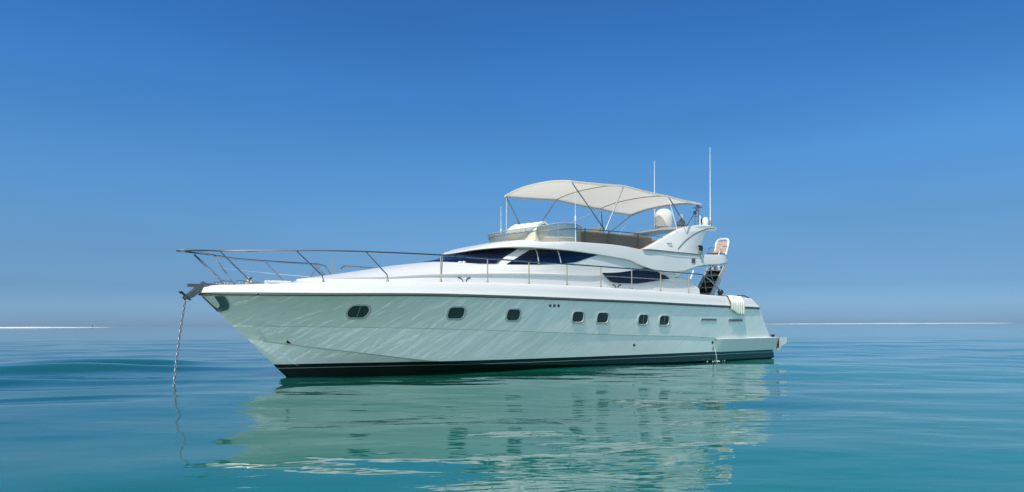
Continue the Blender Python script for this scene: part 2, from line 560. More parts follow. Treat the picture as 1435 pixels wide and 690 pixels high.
m = MB()
for side in (1, -1):
    rows = []
    # keel to chine
    def line(bf, zf, s0, s1, db=0.0, dz=0.0):
        return [P(s, side * max(0.0, float(bf(s)) + (db if s > s0 + .4 else 0.0)), float(zf(s)) + dz) for s in tline(s0, s1, NS)]
    keel = [P(s, 0.0, -0.75) for s in tline(1.1, 18.0, NS)]
    mid0 = [P(s, side * .55 * float(b_chine(s)), -.05 + .55 * (float(z_chine(s)) - .1) - .35 * min(1, max(0, (s + .2) / 3))) for s in tline(-.12, 18.0, NS)]
    mid0[0] = P(-.0, 0, 0.0)
    rows += [keel, mid0, line(b_chine, z_chine, -.94, 18.03, -.03, -.01), line(b_chine, z_chine, -.94, 18.03, .02, .012),
             line(b_knuck, z_knuck, -1.31, 17.6, -.018, -.012), line(b_knuck, z_knuck, -1.31, 17.56)]
    for t in (.2, .4, .6, .8, 1.0):
        r_ = []
        s0 = -1.31 + (-2.06 + 1.31) * t
        s1 = 17.56 + (16.78 - 17.56) * t
        for s in tline(s0, s1, NS):
            u = (s - s0)
            zk, zs = float(z_knuck(s)), float(z_sheer(s))
            z = zk + (zs - zk) * t
            # lines start at their own stem point, so blend the breadths by distance from the stem
            bk = float(b_knuck(-1.31 + (s - s0) * (19.0 + 1.31) / (19.0 - s0)))
            bs = float(b_sheer(-2.06 + (s - s0) * (19.0 + 2.06) / (19.0 - s0)))
            fl = .10 * max(0.0, 1 - s / 7.0)
            b = bk + (bs - bk) * t - fl * 4 * t * (1 - t) * .6 * min(1, u / 1.0)
            r_.append(P(s, side * max(0, b), z))
        rows.append(r_)
    m.grid(rows)
    # transom half, from each row's last point to the centre
    last = [r_[-1] for r_ in rows]
    m.grid([last, [(p[0] + .12, 0.0, p[2]) for p in last]])
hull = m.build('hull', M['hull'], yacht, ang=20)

from mathutils.bvhtree import BVHTree
_hb = BVHTree.FromPolygons([v.co[:] for v in hull.data.vertices], [p.vertices[:] for p in hull.data.polygons])
def hull_b(s, z):
    h = _hb.ray_cast(Vector(P(s, 6.0, z)), Vector((0, 1, 0)))
    return -h[0].y if h[0] else 0.0

# rub rail
m = MB()
for side in (1, -1):
    rows = []
    ss = tline(-2.06, 16.74, NS)
    for db, dz in ((-.02, -.03), (.030, -.022), (.042, -.002), (.030, .018), (-.02, .026)):
        rows.append([P(s - (db if i == 0 else 0), side * (float(b_sheer(s)) + (db if i > 0 else 0)), float(z_sheer(s)) + dz) for i, s in enumerate(ss)])
    m.grid(rows)
m.build('rub_rail', M['rubrail'], hull)

# bulwark: white outer band and cap
m = MB()
for side in (1, -1):
    rows = []
    for t, out in ((0.0, .035), (.06, .05), (.14, .035), (.5, .03), (.86, .012), (.97, -.01), (1.0, -.045)):
        r_ = []
        s1 = 16.74 - .42 * t
        for i, s in enumerate(tline(-2.06, s1, NS)):
            b = float(b_sheer(s)) + (float(b_gun(s)) - float(b_sheer(s))) * t
            k = min(1.0, (s + 2.06) / .25)
            z = float(z_sheer(s)) + .03 + (float(z_gun(s)) - float(z_sheer(s)) - .03) * t
            r_.append(P(s - out * (1 - k), side * (b + out * k), z))
        rows.append(r_)
    r_ = []
    for s in tline(-2.0, 16.32, NS):
        r_.append(P(s, side * max(0.0, float(b_gun(s)) - .16), float(z_gun(s)) - .004))
    rows.append(r_)
    m.grid(rows)
    last = [r_[-1] for r_ in rows]
    m.grid([last, [(p[0] + .1, 0.0, p[2]) for p in last]])
m.build('bulwark', M['gel'], yacht, ang=40)

# deck
m = MB()
rows = []
for f in np.linspace(-1, 1, 9):
    rows.append([P(s, f * max(0.0, float(b_gun(s)) - .15), float(z_gun(s)) - .012 + .03 * (1 - f * f)) for s in tline(-1.98, 16.3, NS)])
m.grid(rows)
deck = m.build('deck', M['deck'], yacht)

# ------------------------------------------------------------------ portholes, vents and outlets on the hull
def hull_patch(m, s, z, prof, mi, off):
    """flat-ish closed patch following the hull: prof = list of (ds, dz)"""
    m.poly([P(s + ds, hull_b(s + ds, z + dz) + off, z + dz) for ds, dz in prof], mi)


def rrect(w_, h_, r_, n=6):
    out = []
    for cx, cy, a0 in ((w_ / 2 - r_, h_ / 2 - r_, 0), (-w_ / 2 + r_, h_ / 2 - r_, 90), (-w_ / 2 + r_, -h_ / 2 + r_, 180), (w_ / 2 - r_, -h_ / 2 + r_, 270)):
        for i in range(n + 1):
            t = R(a0 + 90 * i / n)
            out.append((cx + r_ * math.cos(t), cy + r_ * math.sin(t)))
    return out


PORTS = [(1.30, 1.62, .50, .30, 1), (3.81, 1.595, .46, .30, 0), (5.53, 1.55, .43, .31, 0), (7.79, 1.50, .43, .31, 0),
         (8.76, 1.475, .46, .31, 0), (10.51, 1.425, .44, .31, 1), (11.50, 1.395, .46, .31, 1)]
for s, z, w_, h_, bar in PORTS:
    m = MB()
    q_ = .48 if w_ > .49 else .36
    o_ = rrect(w_ + .07, h_ + .07, (h_ + .07) * q_)
    i_ = rrect(w_, h_, h_ * q_)
    g_ = rrect(w_ - .02, h_ - .02, (h_ - .02) * q_)
    def ring(pr, off): return [P(s + ds, hull_b(s + ds, z + dz) + off, z + dz) for ds, dz in pr]
    m.grid([ring(o_, -.01), ring(o_, .022), ring(i_, .030), ring(g_, .008)], close_u=True, mi=0)
    cg = ring([(0, 0)], .008)[0]
    gr = ring(g_, .008)
    m.grid([gr, [tuple(Vector(p).lerp(Vector(cg), .5)) for p in gr], [cg] * len(gr)], close_u=True, mi=1)
    if bar:
        m.grid([ring([(-.012, -h_ / 2), (-.012, h_ / 2)], .022), ring([(.012, -h_ / 2), (.012, h_ / 2)], .022)], mi=2)
    m.build('porthole', [M['rim'], M['portglass'], M['grey']], hull)

for s, z in ((13.77, 1.42), (15.29, 1.40)):
    m = MB()
    w_, h_ = .86, .10
    o_ = rrect(w_, h_, .02)
    i_ = rrect(w_ - .04, h_ - .04, .01)
    def ring(pr, off): return [P(s + ds, hull_b(s + ds, z + dz) + off, z + dz) for ds, dz in pr]
    m.grid([ring(o_, -.01), ring(o_, .015), ring(i_, .015), ring(i_, .004)], close_u=True, mi=0)
    m.poly(ring(i_, .005), 1)
    for k in range(3):
        dz = -.02 + .02 * k
        m.grid([ring([(-w_ / 2 + .02, dz - .004), (w_ / 2 - .02, dz - .004)], .014), ring([(-w_ / 2 + .02, dz + .004), (w_ / 2 - .02, dz + .004)], .006)], mi=0)
    m.build('air_vent', [M['lgrey'], M['black']], hull)

for s, z, r_ in ((6.73, 1.82, .03), (6.88, 1.82, .03), (7.03, 1.82, .03), (10.26, .63, .03), (-.07, .89, .035), (14.12, .64, .035), (14.2, .43, .04)):
    m = MB()
    b0 = hull_b(s, z) + 0.0
    n_ = (Vector(P(s, hull_b(s, z) + 1, z)) - Vector(P(s, hull_b(s, z), z))).normalized()
    m.lathe([(r_ * 1.5, -.02), (r_ * 1.5, .008), (r_, .012), (r_ * .9, .002), (0.001, .002)], P(s, b0, z), 14, axis=n_)
    m.build('drain_outlet', M['black'] if r_ < .04 else M['dullsteel'], hull)

# stainless bow plate wrapped round the stem
m = MB()
for side in (1, -1):
    rows = []
    for t in np.linspace(0, 1, 8):
        z = 1.98 - .36 * t
        s0 = -2.06 + (2.03 - z) * 2.06 / 2.03 * .98
        wv = .34 * math.sqrt(max(0, 1 - t ** 2.2)) + .02
        rows.append([P(s0 - .012 + wv * q, side * (hull_b(s0 + wv * q + .03, z) * min(1, q * 1.6) + .014), z) for q in np.linspace(0, 1, 8)])
    m.grid(rows)
m.build('bow_plate', M['dullsteel'], hull)

# ------------------------------------------------------------------ bathing platform and its side mouldings
m = MB()
def plat_b(s):
    return float(b_knuck(s)) + .05 * min(1.0, max(0.0, (s - 14.25) / .25)) - max(0, s - 18.0) * .12
for side in (1, -1):
    ss = list(np.linspace(14.25, 18.05, 30)) 
    rows = []
    for z, db in ((.30, -.02), (.31, .0), (.70, .03), (.755, .03), (.77, .01), (.775, -.4)):
        rows.append([P(s + .15 * (0.77 - z) * (1 if i == 0 else 0), side * (plat_b(s) + db - .10 * (.755 - min(z, .755)) / .45), z) for i, s in enumerate(ss)])
    m.grid(rows)
    # platform end, undercut
    rows = []
    for s, zl in ((18.05, .30), (18.09, .30), (18.25, .44), (18.55, .53), (18.63, .56), (18.63, .72), (18.60, .76), (18.05, .772)):
        rows.append([P(s, side * bq * (plat_b(min(s, 18.05)) + .02 - (.06 if s > 18.6 else 0)), zl) for bq in np.linspace(1, 0, 6)])
    m.grid(rows)
    m.poly([P(s, side * (plat_b(18.05) + .02), z) for s, z in ((18.05, .30), (18.25, .44), (18.55, .53), (18.6, .56), (18.6, .76), (18.05, .772))])
    m.grid([[P(17.4, side * 2.2, .765), P(18.06, side * 2.2, .765)], [P(17.4, 0, .765), P(18.06, 0, .765)]])
plat = m.build('bathing_platform', M['gel'], yacht, ang=30)
m = MB()
m.tube([P(18.04, plat_b(18.05) + .035, z) for z in (.30, .45, .6, .76)], .012, 6)
m.build('joint_seal', M['rubber'], plat)
m = MB()
m.lathe([(.05, 0), (.05, .05), (.09, .06), (.09, .09), (0.001, .1)], P(18.3, 2.0, .765), 12)
m.build('platform_cleat', M['black'], plat)
m = MB()
m.lathe([(.03, 0), (.03, .05), (0.001, .06)], P(18.0, 2.0, .765), 10)
m.build('platform_cleat', M['black'], plat)

# ------------------------------------------------------------------ deckhouse (trunk cabin, windscreen, saloon sides)
m = MB()
rows = []
for sf, N, B, zf in HOUSE:
    port = []
    nn = 40
    for i in range(nn + 1):
        ph = math.pi / 2 * i / nn
        s = sf + N * (1 - math.cos(ph))
        port.append((s, B * math.sin(ph), float(zf(s))))
    s0 = sf + N
    for i in range(1, 31):
        s = s0 + (HOUSE_END - s0) * i / 30
        port.append((s, B, float(zf(s))))
    rows.append(mirror_row(port))
m.grid(rows)
for r0, r1 in zip(rows[:-1], rows[1:]):
    m.poly([r0[0], r1[0], r1[-1], r0[-1]])
m.poly(rows[-1])
house = m.build('deckhouse', M['gel'], yacht, ang=28)


def house_patch(m, s_list, zb, zt, off=.012, nv=10, mi=0, sides=(1, -1), bfun=None, edge=.05):
    """sheet lying on the house side between two height curves, with a rim turned inwards"""
    bf = bfun or house_b
    for side in sides:
        rows = []
        for v in np.linspace(0, 1, nv):
            rows.append([P(s, side * (bf(s, zb(s) + (zt(s) - zb(s)) * v) + off), zb(s) + (zt(s) - zb(s)) * v) for s in s_list])
        m.grid(rows, mi=mi)
        rim = rows[0] + [r_[-1] for r_ in rows[1:]] + list(reversed(rows[-1][:-1])) + [r_[0] for r_ in reversed(rows[1:-1])]
        m.grid([rim, [(p[0], p[1] + side * edge, p[2]) for p in rim]], close_u=True, mi=mi)


# wrap-round windscreen up to the white pillar

m = MB()
rows = []
for z in np.linspace(3.025, 3.60, 14):
    zz = np.array([3.05, 3.20, 3.40, 3.62])
    sf = float(np.interp(z, zz, [4.12, 4.60, 5.05, 5.75])); N = float(np.interp(z, zz, [4.2, 4.0, 3.7, 3.2])); B = float(np.interp(z, zz, [1.94, 1.93, 1.91, 1.87]))
    s_end = 5.45 + (z - 2.99) * 1.91
    ph1 = math.acos(max(-1, 1 - (s_end - sf) / N))
    row = []
    for q in np.linspace(-1, 1, 61):
        ph = ph1 * q
        s_ = sf + N * (1 - math.cos(ph))
        zz_ = z + (.06 * max(0, 1 - (s_ - 4.12) / .8) if z < 3.3 else 0) * (3.3 - z) / .3
        bb = B * math.sin(ph)
        k = math.hypot(math.cos(ph), math.sin(ph))
        row.append(P(s_ - .016 * math.cos(ph), bb + .016 * math.sin(ph), zz_))
    rows.append(row)
m.grid(rows)
rim = rows[0] + [r_[-1] for r_ in rows[1:]] + list(reversed(rows[-1][:-1])) + [r_[0] for r_ in reversed(rows[1:-1])]
cx = Vector(P(7.5, 0, 3.2))
m.grid([rim, [tuple(Vector(p) + (cx - Vector(p)) * .03) for p in rim]], close_u=True)
m.build('windscreen_glass', M['glass'], house, ang=60)

w2b = pchip([(5.83, 2.985), (6.5, 3.01), (6.98, 3.03), (7.6, 3.08), (8.13, 3.14), (8.52, 3.25), (8.83, 3.335), (9.1, 3.405)])
w2t_ = pchip([(6.83, 3.525), (7.35, 3.505), (7.97, 3.49), (8.47, 3.46), (9.1, 3.41)])
w2t = lambda s: min(2.995 + (s - 5.83) / 1.87, float(w2t_(s)))
m = MB()
house_patch(m, list(np.linspace(5.85, 6.83, 14)) + list(np.linspace(6.88, 9.09, 26)), lambda s: float(w2b(s)), w2t, sides=(1, -1))
side_w = m.build('saloon_window', M['glass'], house, ang=60)
m = MB()
for side in (1, -1):
    for (sa, za), (sb, zb) in (((6.89, 3.51), (6.83, 3.03)), ((7.56, 3.49), (7.60, 3.09))):
        m.tube([P(sa + (sb - sa) * t, side * (house_b(sa + (sb - sa) * t, za + (zb - za) * t) + .014), za + (zb - za) * t) for t in np.linspace(0, 1, 8)], .017, 6)
        m.build('window_divider', M['lgrey'], side_w)
        m = MB()

w3b = pchip([(9.21, 2.855), (9.43, 2.73), (9.64, 2.60), (9.93, 2.57), (10.67, 2.575), (11.28, 2.64), (11.91, 2.73), (12.37, 2.785)])
w3t = pchip([(9.21, 2.86), (9.82, 2.895), (10.52, 2.985), (10.91, 3.05), (11.2, 3.09), (11.49, 3.06), (11.84, 2.96), (12.37, 2.79)])
b3 = lambda s, z: 1.996 - max(0, z - 2.9) * .10
m = MB()
house_patch(m, list(np.linspace(9.22, 12.36, 40)), lambda s: float(w3b(s)), lambda s: float(w3t(s)), bfun=b3, off=.0, edge=.09)
m.build('aft_cabin_window', M['glass'], house, ang=60)

# scrolled emblem on the cabin side, fore and aft
def emblem(s0, z0, w_, h_):
    m = MB()
    for sgn in (-1, 1):
        pts = [(sgn * w_ * (.5 - .38 * math.sin(t * math.pi / 2)), -h_ + h_ * math.cos(t * math.pi / 2)) for t in np.linspace(0, 1, 12)]
        rr = [.021 - .009 * i / 11 for i in range(12)]
        m.tube([P(s0 + x, house_b(s0 + x, z0 + z) + .004, z0 + z) for x, z in pts], rr, 6)
    m.build('emblem', M['emblem'], house)
emblem(4.32, 2.56, .36, .13)
emblem(9.89, 2.515, .36, .11)

# wiper and its arm at the foot of the windscreen, small rods on the foredeck
m = MB()
m.tube([P(4.62, .72, 3.06), P(4.60, .62, 3.13), P(4.95, .35, 3.36)], .012, 6)
m.build('wiper', M['black'], house)
m = MB()
m.tube([P(4.98, 1.15, 3.03), P(4.88, .95, 3.12), P(5.15, .75, 3.36)], .012, 6)
m.build('wiper', M['black'], house)
m = MB()
m.box(P(4.62, 1.02, 3.03), (.10, .05, .06)); m.box(P(4.72, 1.06, 3.03), (.08, .05, .07))
m.build('wiper_motor', M['white'], house, bevel=.012)

# ------------------------------------------------------------------ flybridge moulding
def fly_row(inset, zf):
    return mirror_row([(s, b, float(zf(s))) for s, b in fly_contour(inset)])
def crown(t):
    def f(s):
        k = min(1, max(0, (s - 6.9) / .4))
        zc = float(zt_fly(s)) + (float(zc_fly(s)) - float(zt_fly(s))) * t
        fl = 3.42 if s < 13.6 else 3.42 + (float(zt_fly(s)) - .02 - 3.42) * min(1, (s - 13.6) / .1)
        return zc * (1 - k) + (fl if t > .5 else min(float(zt_fly(s)) - .012, zc)) * k
    return f
rows = [fly_row(1.05, lambda s: float(zb_fly(s)) + .03 - float(lip_fly(s))),
        fly_row(.42, lambda s: float(zb_fly(s)) + .02 - float(lip_fly(s)) * 1.0),
        fly_row(.26, lambda s: float(zb_fly(s)) - float(lip_fly(s)) * 1.05),
        fly_row(.17, lambda s: float(zb_fly(s)) - float(lip_fly(s)) * .75),
        fly_row(.08, lambda s: float(zb_fly(s)) + .015),
        fly_row(.02, lambda s: float(zb_fly(s)) + .002),
        fly_row(.0, lambda s: float(zb_fly(s)) + .022),
        fly_row(.02, lambda s: float(zb_fly(s)) * .5 + float(zt_fly(s)) * .5),
        fly_row(.065, lambda s: float(zt_fly(s)) - .022),
        fly_row(.09, lambda s: float(zt_fly(s)) - .004),
        fly_row(.12, lambda s: float(zt_fly(s))),
        fly_row(.24, crown(.35)),
        fly_row(.26, crown(.6)),
        fly_row(.7, crown(.85)),
        fly_row(1.2, crown(1.0))]
m = MB()
m.grid(rows)
m.grid([rows[-1], [(p[0], 0.0, p[2]) for p in rows[-1]]])
m.grid([rows[0], [(p[0], 0.0, p[2]) for p in rows[0]]])
fly = m.build('flybridge', M['gel'], yacht, ang=32)

# square dark badge on the moulding, and the seam under the arch
m = MB()
for i in range(2):
    for j in range(3):
        s = 13.43 + .095 * i + .012 * (2 - j); z = 3.495 - .055 * j
        o_ = rrect(.075, .042, .012, 3)
        m.prism([P(s + dx, float(B_FLY(s)) - .03, z + dz) for dx, dz in o_], (0, -.04, 0))
m.build('badge', M['ink'], fly)

# cockpit side wing below the overhang
m = MB()
ol = [(11.6, 2.24), (11.6, 2.66), (11.95, 2.725), (12.35, 2.775), (12.75, 2.83), (13.12, 2.86), (13.3, 2.855), (13.45, 2.80), (13.6, 2.72), (13.75, 2.63), (13.98, 2.50), (13.98, 2.22)]
for side in (1, -1):
    m = MB()
    n_o = [(s, 1.985 - .14 * (z - 2.2), z) for s, z in ol]
    m.prism([P(s, side * b, z) for s, b, z in n_o], (0, side * .09, 0))
    m.build('cockpit_wing', M['gel'], yacht, smooth=False, bevel=.02)
# aft bulkhead door in the dark under the overhang
m = MB()
m.box(P(12.725, 0, 2.75), (.03, 2.4, 1.2))
m.build('saloon_door', M['glass'], house)

# ------------------------------------------------------------------ radar arch: two swept wings, crossbar, equipment
def smooth_poly(pts, n=5):
    """closed Catmull-Rom through (s,z) points; a third item 1 keeps a sharp corner"""
    out = []
    k = len(pts)
    for i in range(k):
        p0, p1, p2, p3 = pts[i - 1], pts[i], pts[(i + 1) % k], pts[(i + 2) % k]
        if len(p1) > 2: p0 = p1
        if len(p2) > 2: p3 = p2
        for q in range(n):
            t = q / n
            out.append(tuple(.5 * (2 * p1[d] + (p2[d] - p0[d]) * t + (2 * p0[d] - 5 * p1[d] + 4 * p2[d] - p3[d]) * t * t + (3 * p1[d] - p0[d] - 3 * p2[d] + p3[d]) * t ** 3) for d in (0, 1)))
    return out
WING = [(11.05, 3.69, 1), (11.75, 3.97), (12.55, 4.30), (13.2, 4.55), (13.9, 4.70), (14.5, 4.765), (14.95, 4.745), (15.1, 4.70, 1), (14.95, 4.655), (14.68, 4.58), (14.34, 4.36), (14.1, 4.09), (13.98, 3.88), (13.95, 3.66, 1)]
wing_b = lambda z: 2.05 - .20 * (z - 3.68)
ol = smooth_poly(WING, 6)
arch = None
for side in (1, -1):
    m = MB()
    n0 = len(ol)
    c_s, c_z = 13.3, 4.1
    def ring(shr, db):
        return [P(s + (c_s - s) * shr, side * (wing_b(z) + db), z + (c_z - z) * shr * .8) for s, z in ol]
    m.grid([ring(.035, -.24), ring(.0, -.20), ring(.0, -.03), ring(.012, -.008), ring(.035, .0)], close_u=True)
    m.poly(ring(.035, .0)); m.poly(ring(.035, -.24))
    o = m.build('arch_wing', M['gel'], yacht, ang=50)
    m = MB()
    st = [(12.73, 3.80), (13.09, 4.05), (13.62, 4.33), (14.2, 4.545), (14.7, 4.655), (15.0, 4.68)]
    f = pchip(st)
    ss = np.linspace(12.73, 15.0, 24)
    m.tube([P(s, side * (wing_b(float(f(s))) + .002), float(f(s))) for s in ss], [.022 * (1 - .4 * i / 23) for i in range(24)], 6)
    m.build('styling_groove', M['grey'], o)
    if side == 1:
        arch = o
    m = MB()
    m.tube([P(11.2, side * 2.05, 3.705), P(12.5, side * 2.075, 3.685), P(13.95, side * 2.075, 3.672)], .009, 6)
    m.build('base_seam', M['grey'], o)

# arch lettering: two small lines
for txt, s, z, h_ in (('FERRETTI', 12.21, 3.93, .062), ('W 530', 12.27, 3.845, .075)):
    cu = bpy.data.curves.new('arch_lettering', 'FONT')
    cu.body = txt
    cu.size = h_
    cu.extrude = .002
    tmp = bpy.data.objects.new('tmp', cu)
    me = bpy.data.meshes.new_from_object(tmp)
    bpy.data.objects.remove(tmp)
    me.materials.clear(); me.materials.append(M['ink'])
    o = bpy.data.objects.new('arch_lettering', me)
    COL.objects.link(o)
    o.parent = arch
    o.location = P(s, wing_b(z) + .006, z)
    o.rotation_euler = (R(90 - 11.3), 0, 0)

m = MB()
prof = [(13.75, 4.60), (13.7, 4.55), (13.8, 4.50), (14.4, 4.52), (14.95, 4.58), (15.08, 4.66), (15.02, 4.73), (14.6, 4.74), (14.1, 4.68)]
rows = []
for b in np.linspace(-1.86, 1.86, 15):
    rise = .12 * (1 - (b / 1.86) ** 2)
    rows.append([P(s, b, z + rise) for s, z in prof])
m.grid(rows, close_u=True)
m.poly(rows[0]); m.poly(rows[-1])
xbar = m.build('arch_crossbar', M['gel'], yacht, ang=40)

m = MB()                                   # satellite dome
m.lathe([(.001, -.02), (.27, -.02), (.33, .0), (.345, .06), (.345, .36), (.335, .46), (.30, .55), (.23, .625), (.13, .675), (.001, .69)], P(14.93, -.45, 4.96), 32)
m.lathe([(.20, -.13), (.20, -.02)], P(14.93, -.45, 4.96), 20)
m.build('satellite_dome', M['white'], yacht, ang=30)

m = MB()                                   # radar scanner: pedestal and bar
m.lathe([(.001, .0), (.16, 0), (.17, .03), (.15, .16), (.12, .2), (.001, .2)], P(14.62, .62, 4.85), 18, mi=1)
m.box(P(14.62, .62, 5.14), (.13, 1.15, .14), rot=Matrix.Rotation(R(-50), 3, 'Z'))
m.build('radar_scanner', [M['white'], M['grey']], yacht, bevel=.03, smooth=False)

m = MB()                                   # light mast with navigation gear
for ds, db in ((0, -.12), (0, .12), (.14, 0)):
    m.tube([P(15.0 + ds, 1.05 + db, 4.78), P(15.02 + ds * .3, 1.05 + db * .6, 5.5)], .017, 6)
for z in (5.0, 5.2, 5.4):
    m.tube([P(15.0, .93 + .02, z), P(15.0, 1.15, z)], .012, 6)
m.box(P(15.03, 1.05, 5.52), (.2, .26, .03))
mast = m.build('light_mast', M['dullsteel'], yacht)
m = MB()
m.lathe([(.001, 0), (.05, 0), (.05, .11), (.03, .13), (.001, .13)], P(15.03, 1.05, 5.53), 12)
m.build('navigation_light', M['black'], mast)
m = MB()
m.lathe([(.001, 0), (.06, 0), (.06, .10), (.03, .12), (.001, .12)], P(15.0, .95, 5.28), 12)
m.build('navigation_light', M['black'], mast)
m = MB()
m.lathe([(.001, 0), (.07, 0), (.07, .14), (.03, .15), (.001, .15)], P(15.12, 1.12, 4.95), 12)
m.build('navigation_light', M['black'], mast)
m = MB()
m.lathe([(.10, 0), (.10, .06), (.12, .16), (.115, .25), (.08, .32), (.001, .35)], P(15.0, 1.42, 4.78), 18)
m.lathe([(.05, -.1), (.05, 0.02)], P(15.0, 1.42, 4.78), 10)
m.build('gps_dome', M['white'], yacht)
m = MB()
m.tube([P(14.95, 1.22, 4.75), P(14.95, 1.22, 5.2)], .025, 8)
m.build('gps_mushroom_pole', M['white'], yacht)

for s, b, z0, z1, base in ((14.78, 1.80, 4.74, 7.53, 'side'), (14.6, -.62, 4.8, 7.46, 'bar')):
    m = MB()
    m.tube([P(s, b, z0), P(s, b, z0 + .35), P(s, b, z1)], [.028, .02, .009], 8)
    an = m.build('whip_antenna', M['white'], yacht)
    m = MB()
    m.lathe([(.05, -.03), (.05, .08), (.03, .1), (.03, .2), (.001, .21)], P(s, b, z0), 12)
    m.build('antenna_mount', M['chrome'], an)

# black lamp bracket at the foot of the arch wing
m = MB()
m.box(P(13.82, 2.13, 3.87), (.12, .09, .16)); m.box(P(13.78, 2.12, 3.95), (.14, .07, .05))
m.box(P(13.90, 2.13, 3.69), (.04, .035, .30), rot=Matrix.Rotation(R(-28), 3, 'Y'), mi=1)
m.build('lamp_bracket', [M['black'], M['dullsteel']], arch, bevel=.012, smooth=False)

# ------------------------------------------------------------------ bimini canopy on bows and struts
z_bim = pchip([(7.75, 5.60), (8.2, 5.62), (9.4, 5.70), (10.55, 5.73), (11.6, 5.69), (12.75, 5.615), (13.7, 5.575), (14.5, 5.53)])
BIM_W = 1.65
def bim_pt(s, f, dz=0.0):
    camber = .14 * (1 - abs(f) ** 2.4) + .02
    bow = -.14 * (1 - f * f) if s < 8.5 else 0.0
    k = max(0.0, (8.5 - s) / .5)
    sag = 0.0
    for a_, b_ in ((8.2, 10.55), (10.55, 12.75), (12.75, 14.5)):
        if a_ < s < b_:
            sag = -.035 * math.sin(math.pi * (s - a_) / (b_ - a_))
    return P(s + bow * min(1, k), BIM_W * f, float(z_bim(s)) + camber + sag + dz)
ss = list(np.linspace(8.24, 14.45, 46))
ff = [-1 + 2 * i / 24 for i in range(25)]
top = [[bim_pt(s, f) for f in ff] for s in ss]
bot = [[bim_pt(s, f, -.03) for f in ff] for s in ss]
val = lambda row: [(p[0], p[1], p[2] - .10) for p in row]
m = MB()
m.grid(top)
def skirt(line, out):
    r0 = line
    r1 = [(p[0] + out[0] * .012, p[1] + out[1] * .012, p[2] - .015) for p in line]
    r2 = [(p[0] + out[0] * .012, p[1] + out[1] * .012, p[2] - .075) for p in line]
    m.grid([r0, r1, r2])
skirt([r_[0] for r_ in top], (0, 1)); skirt([r_[-1] for r_ in top], (0, -1)); skirt(top[0], (-1, 0)); skirt(top[-1], (1, 0))
canopy = m.build('bimini_canopy', M['canvas'], yacht, ang=60)
BOWS = (8.29, 10.55, 12.75, 14.42)
for s in BOWS:
    m = MB()
    pts = [bim_pt(s, f, -.03) for f in np.linspace(-.985, .985, 30)]
    m.tube(pts, .016, 6)
    m.build('canopy_bow', M['sleeve'], canopy)
ARMS = [((9.45, 1.89, 4.18), 8.29), ((9.45, 1.89, 4.18), 10.55), ((13.25, 1.97, 4.60), 12.75), ((13.25, 1.97, 4.60), 14.42)]
for base, s in ARMS:
    for side in (1, -1):
        t_ = bim_pt(s, side * .985, -.05)
        q_ = (base[0], -side * base[1], base[2])
        if s == 12.75:
            pass
        m = MB()
        m.tube([q_, t_], .019, 8)
        m.build('canopy_strut', M['chrome'], canopy)
for s, f, q_ in ((12.75, .98, (12.85, 1.92, 4.40)), (12.75, -.98, (12.85, -1.92, 4.40)), (8.3, -.98, (8.40, -1.78, 4.2)), (12.75, -.985, (9.45, -1.89, 4.18)), (14.4, -.98, (14.0, -1.9, 4.72))):
    m = MB()
    m.tube([bim_pt(s, f, -.05), P(*q_)], .011, 6)
    m.build('canopy_strap', M['white'], canopy)

# ------------------------------------------------------------------ flybridge fittings
m = MB()                                    # wrap-round windscreen
def ws_row(sf, N, B, s_end, zf):
    port = []
    for i in range(25):
        ph = math.pi / 2 * i / 24
        s = sf + N * (1 - math.cos(ph)); port.append((s, B * math.sin(ph), zf(s)))
    for i in range(1, 9):
        s = sf + N + (s_end - sf - N) * i / 8; port.append((s, B, zf(s)))
    return mirror_row(port)
ztop = pchip([(6.8, 4.15), (7.3, 4.22), (7.7, 4.30), (8.3, 4.31), (8.5, 4.25)])
zbot = pchip([(6.5, 3.79), (7.4, 3.74), (8.5, 3.76)])
A = [ws_row(7.02, 1.2, 1.74, 8.50, lambda s: float(zbot(s))), ws_row(6.95, 1.25, 1.79, 8.52, lambda s: .5 * float(zbot(s) + ztop(s))), ws_row(6.88, 1.3, 1.83, 8.54, lambda s: float(ztop(s)))]
m.grid(A)
m.grid([[(p[0] * .998, p[1] * .995, p[2]) for p in r_] for r_ in A])
wind = m.build('flybridge_windscreen', M['acrylic'], yacht, ang=60)
m = MB()
m.tube(A[0], .014, 6)
for k in (14, 24, 32, 40, 50):
    if k < len(A[0]):
        m.tube([A[0][k], A[1][k], A[2][k]], .011, 6)
m.build('windscreen_frame', M['lgrey'], wind)
m = MB()
m.tube([(p[0], p[1], p[2]) for p in A[2]], .010, 6)
m.build('windscreen_rim', M['lgrey'], wind)

# grab rail round the windscreen and along the coaming
m = MB()
pts = []
for i, p in enumerate(ws_row(6.92, 1.33, 1.87, 8.5, lambda s: 4.04 + .11 * min(1, max(0, (s - 6.9) / 1.3)))):
    pts.append(p)
for side in (1,):
    tail = [P(s, 1.88, z) for s, z in ((9.0, 4.175), (9.6, 4.19), (10.4, 4.20), (11.2, 4.20), (11.9, 4.17), (12.3, 4.12))]
    tail_s = [P(s, -1.88, z) for s, z in ((12.3, 4.12), (11.9, 4.17), (11.2, 4.20), (10.4, 4.20), (9.6, 4.19), (9.0, 4.175))]
m.tube(tail_s + pts + tail, .014, 8)
grab = m.build('flybridge_rail', M['chrome'], yacht)
for s in (8.6, 9.62, 10.95):
    for side in (1, -1):
        m = MB()
        m.tube([P(s, side * 1.88, 4.19), P(s, side * 1.86, 3.76)], .018, 8)
        m.build('rail_post', M['rubber'], grab)

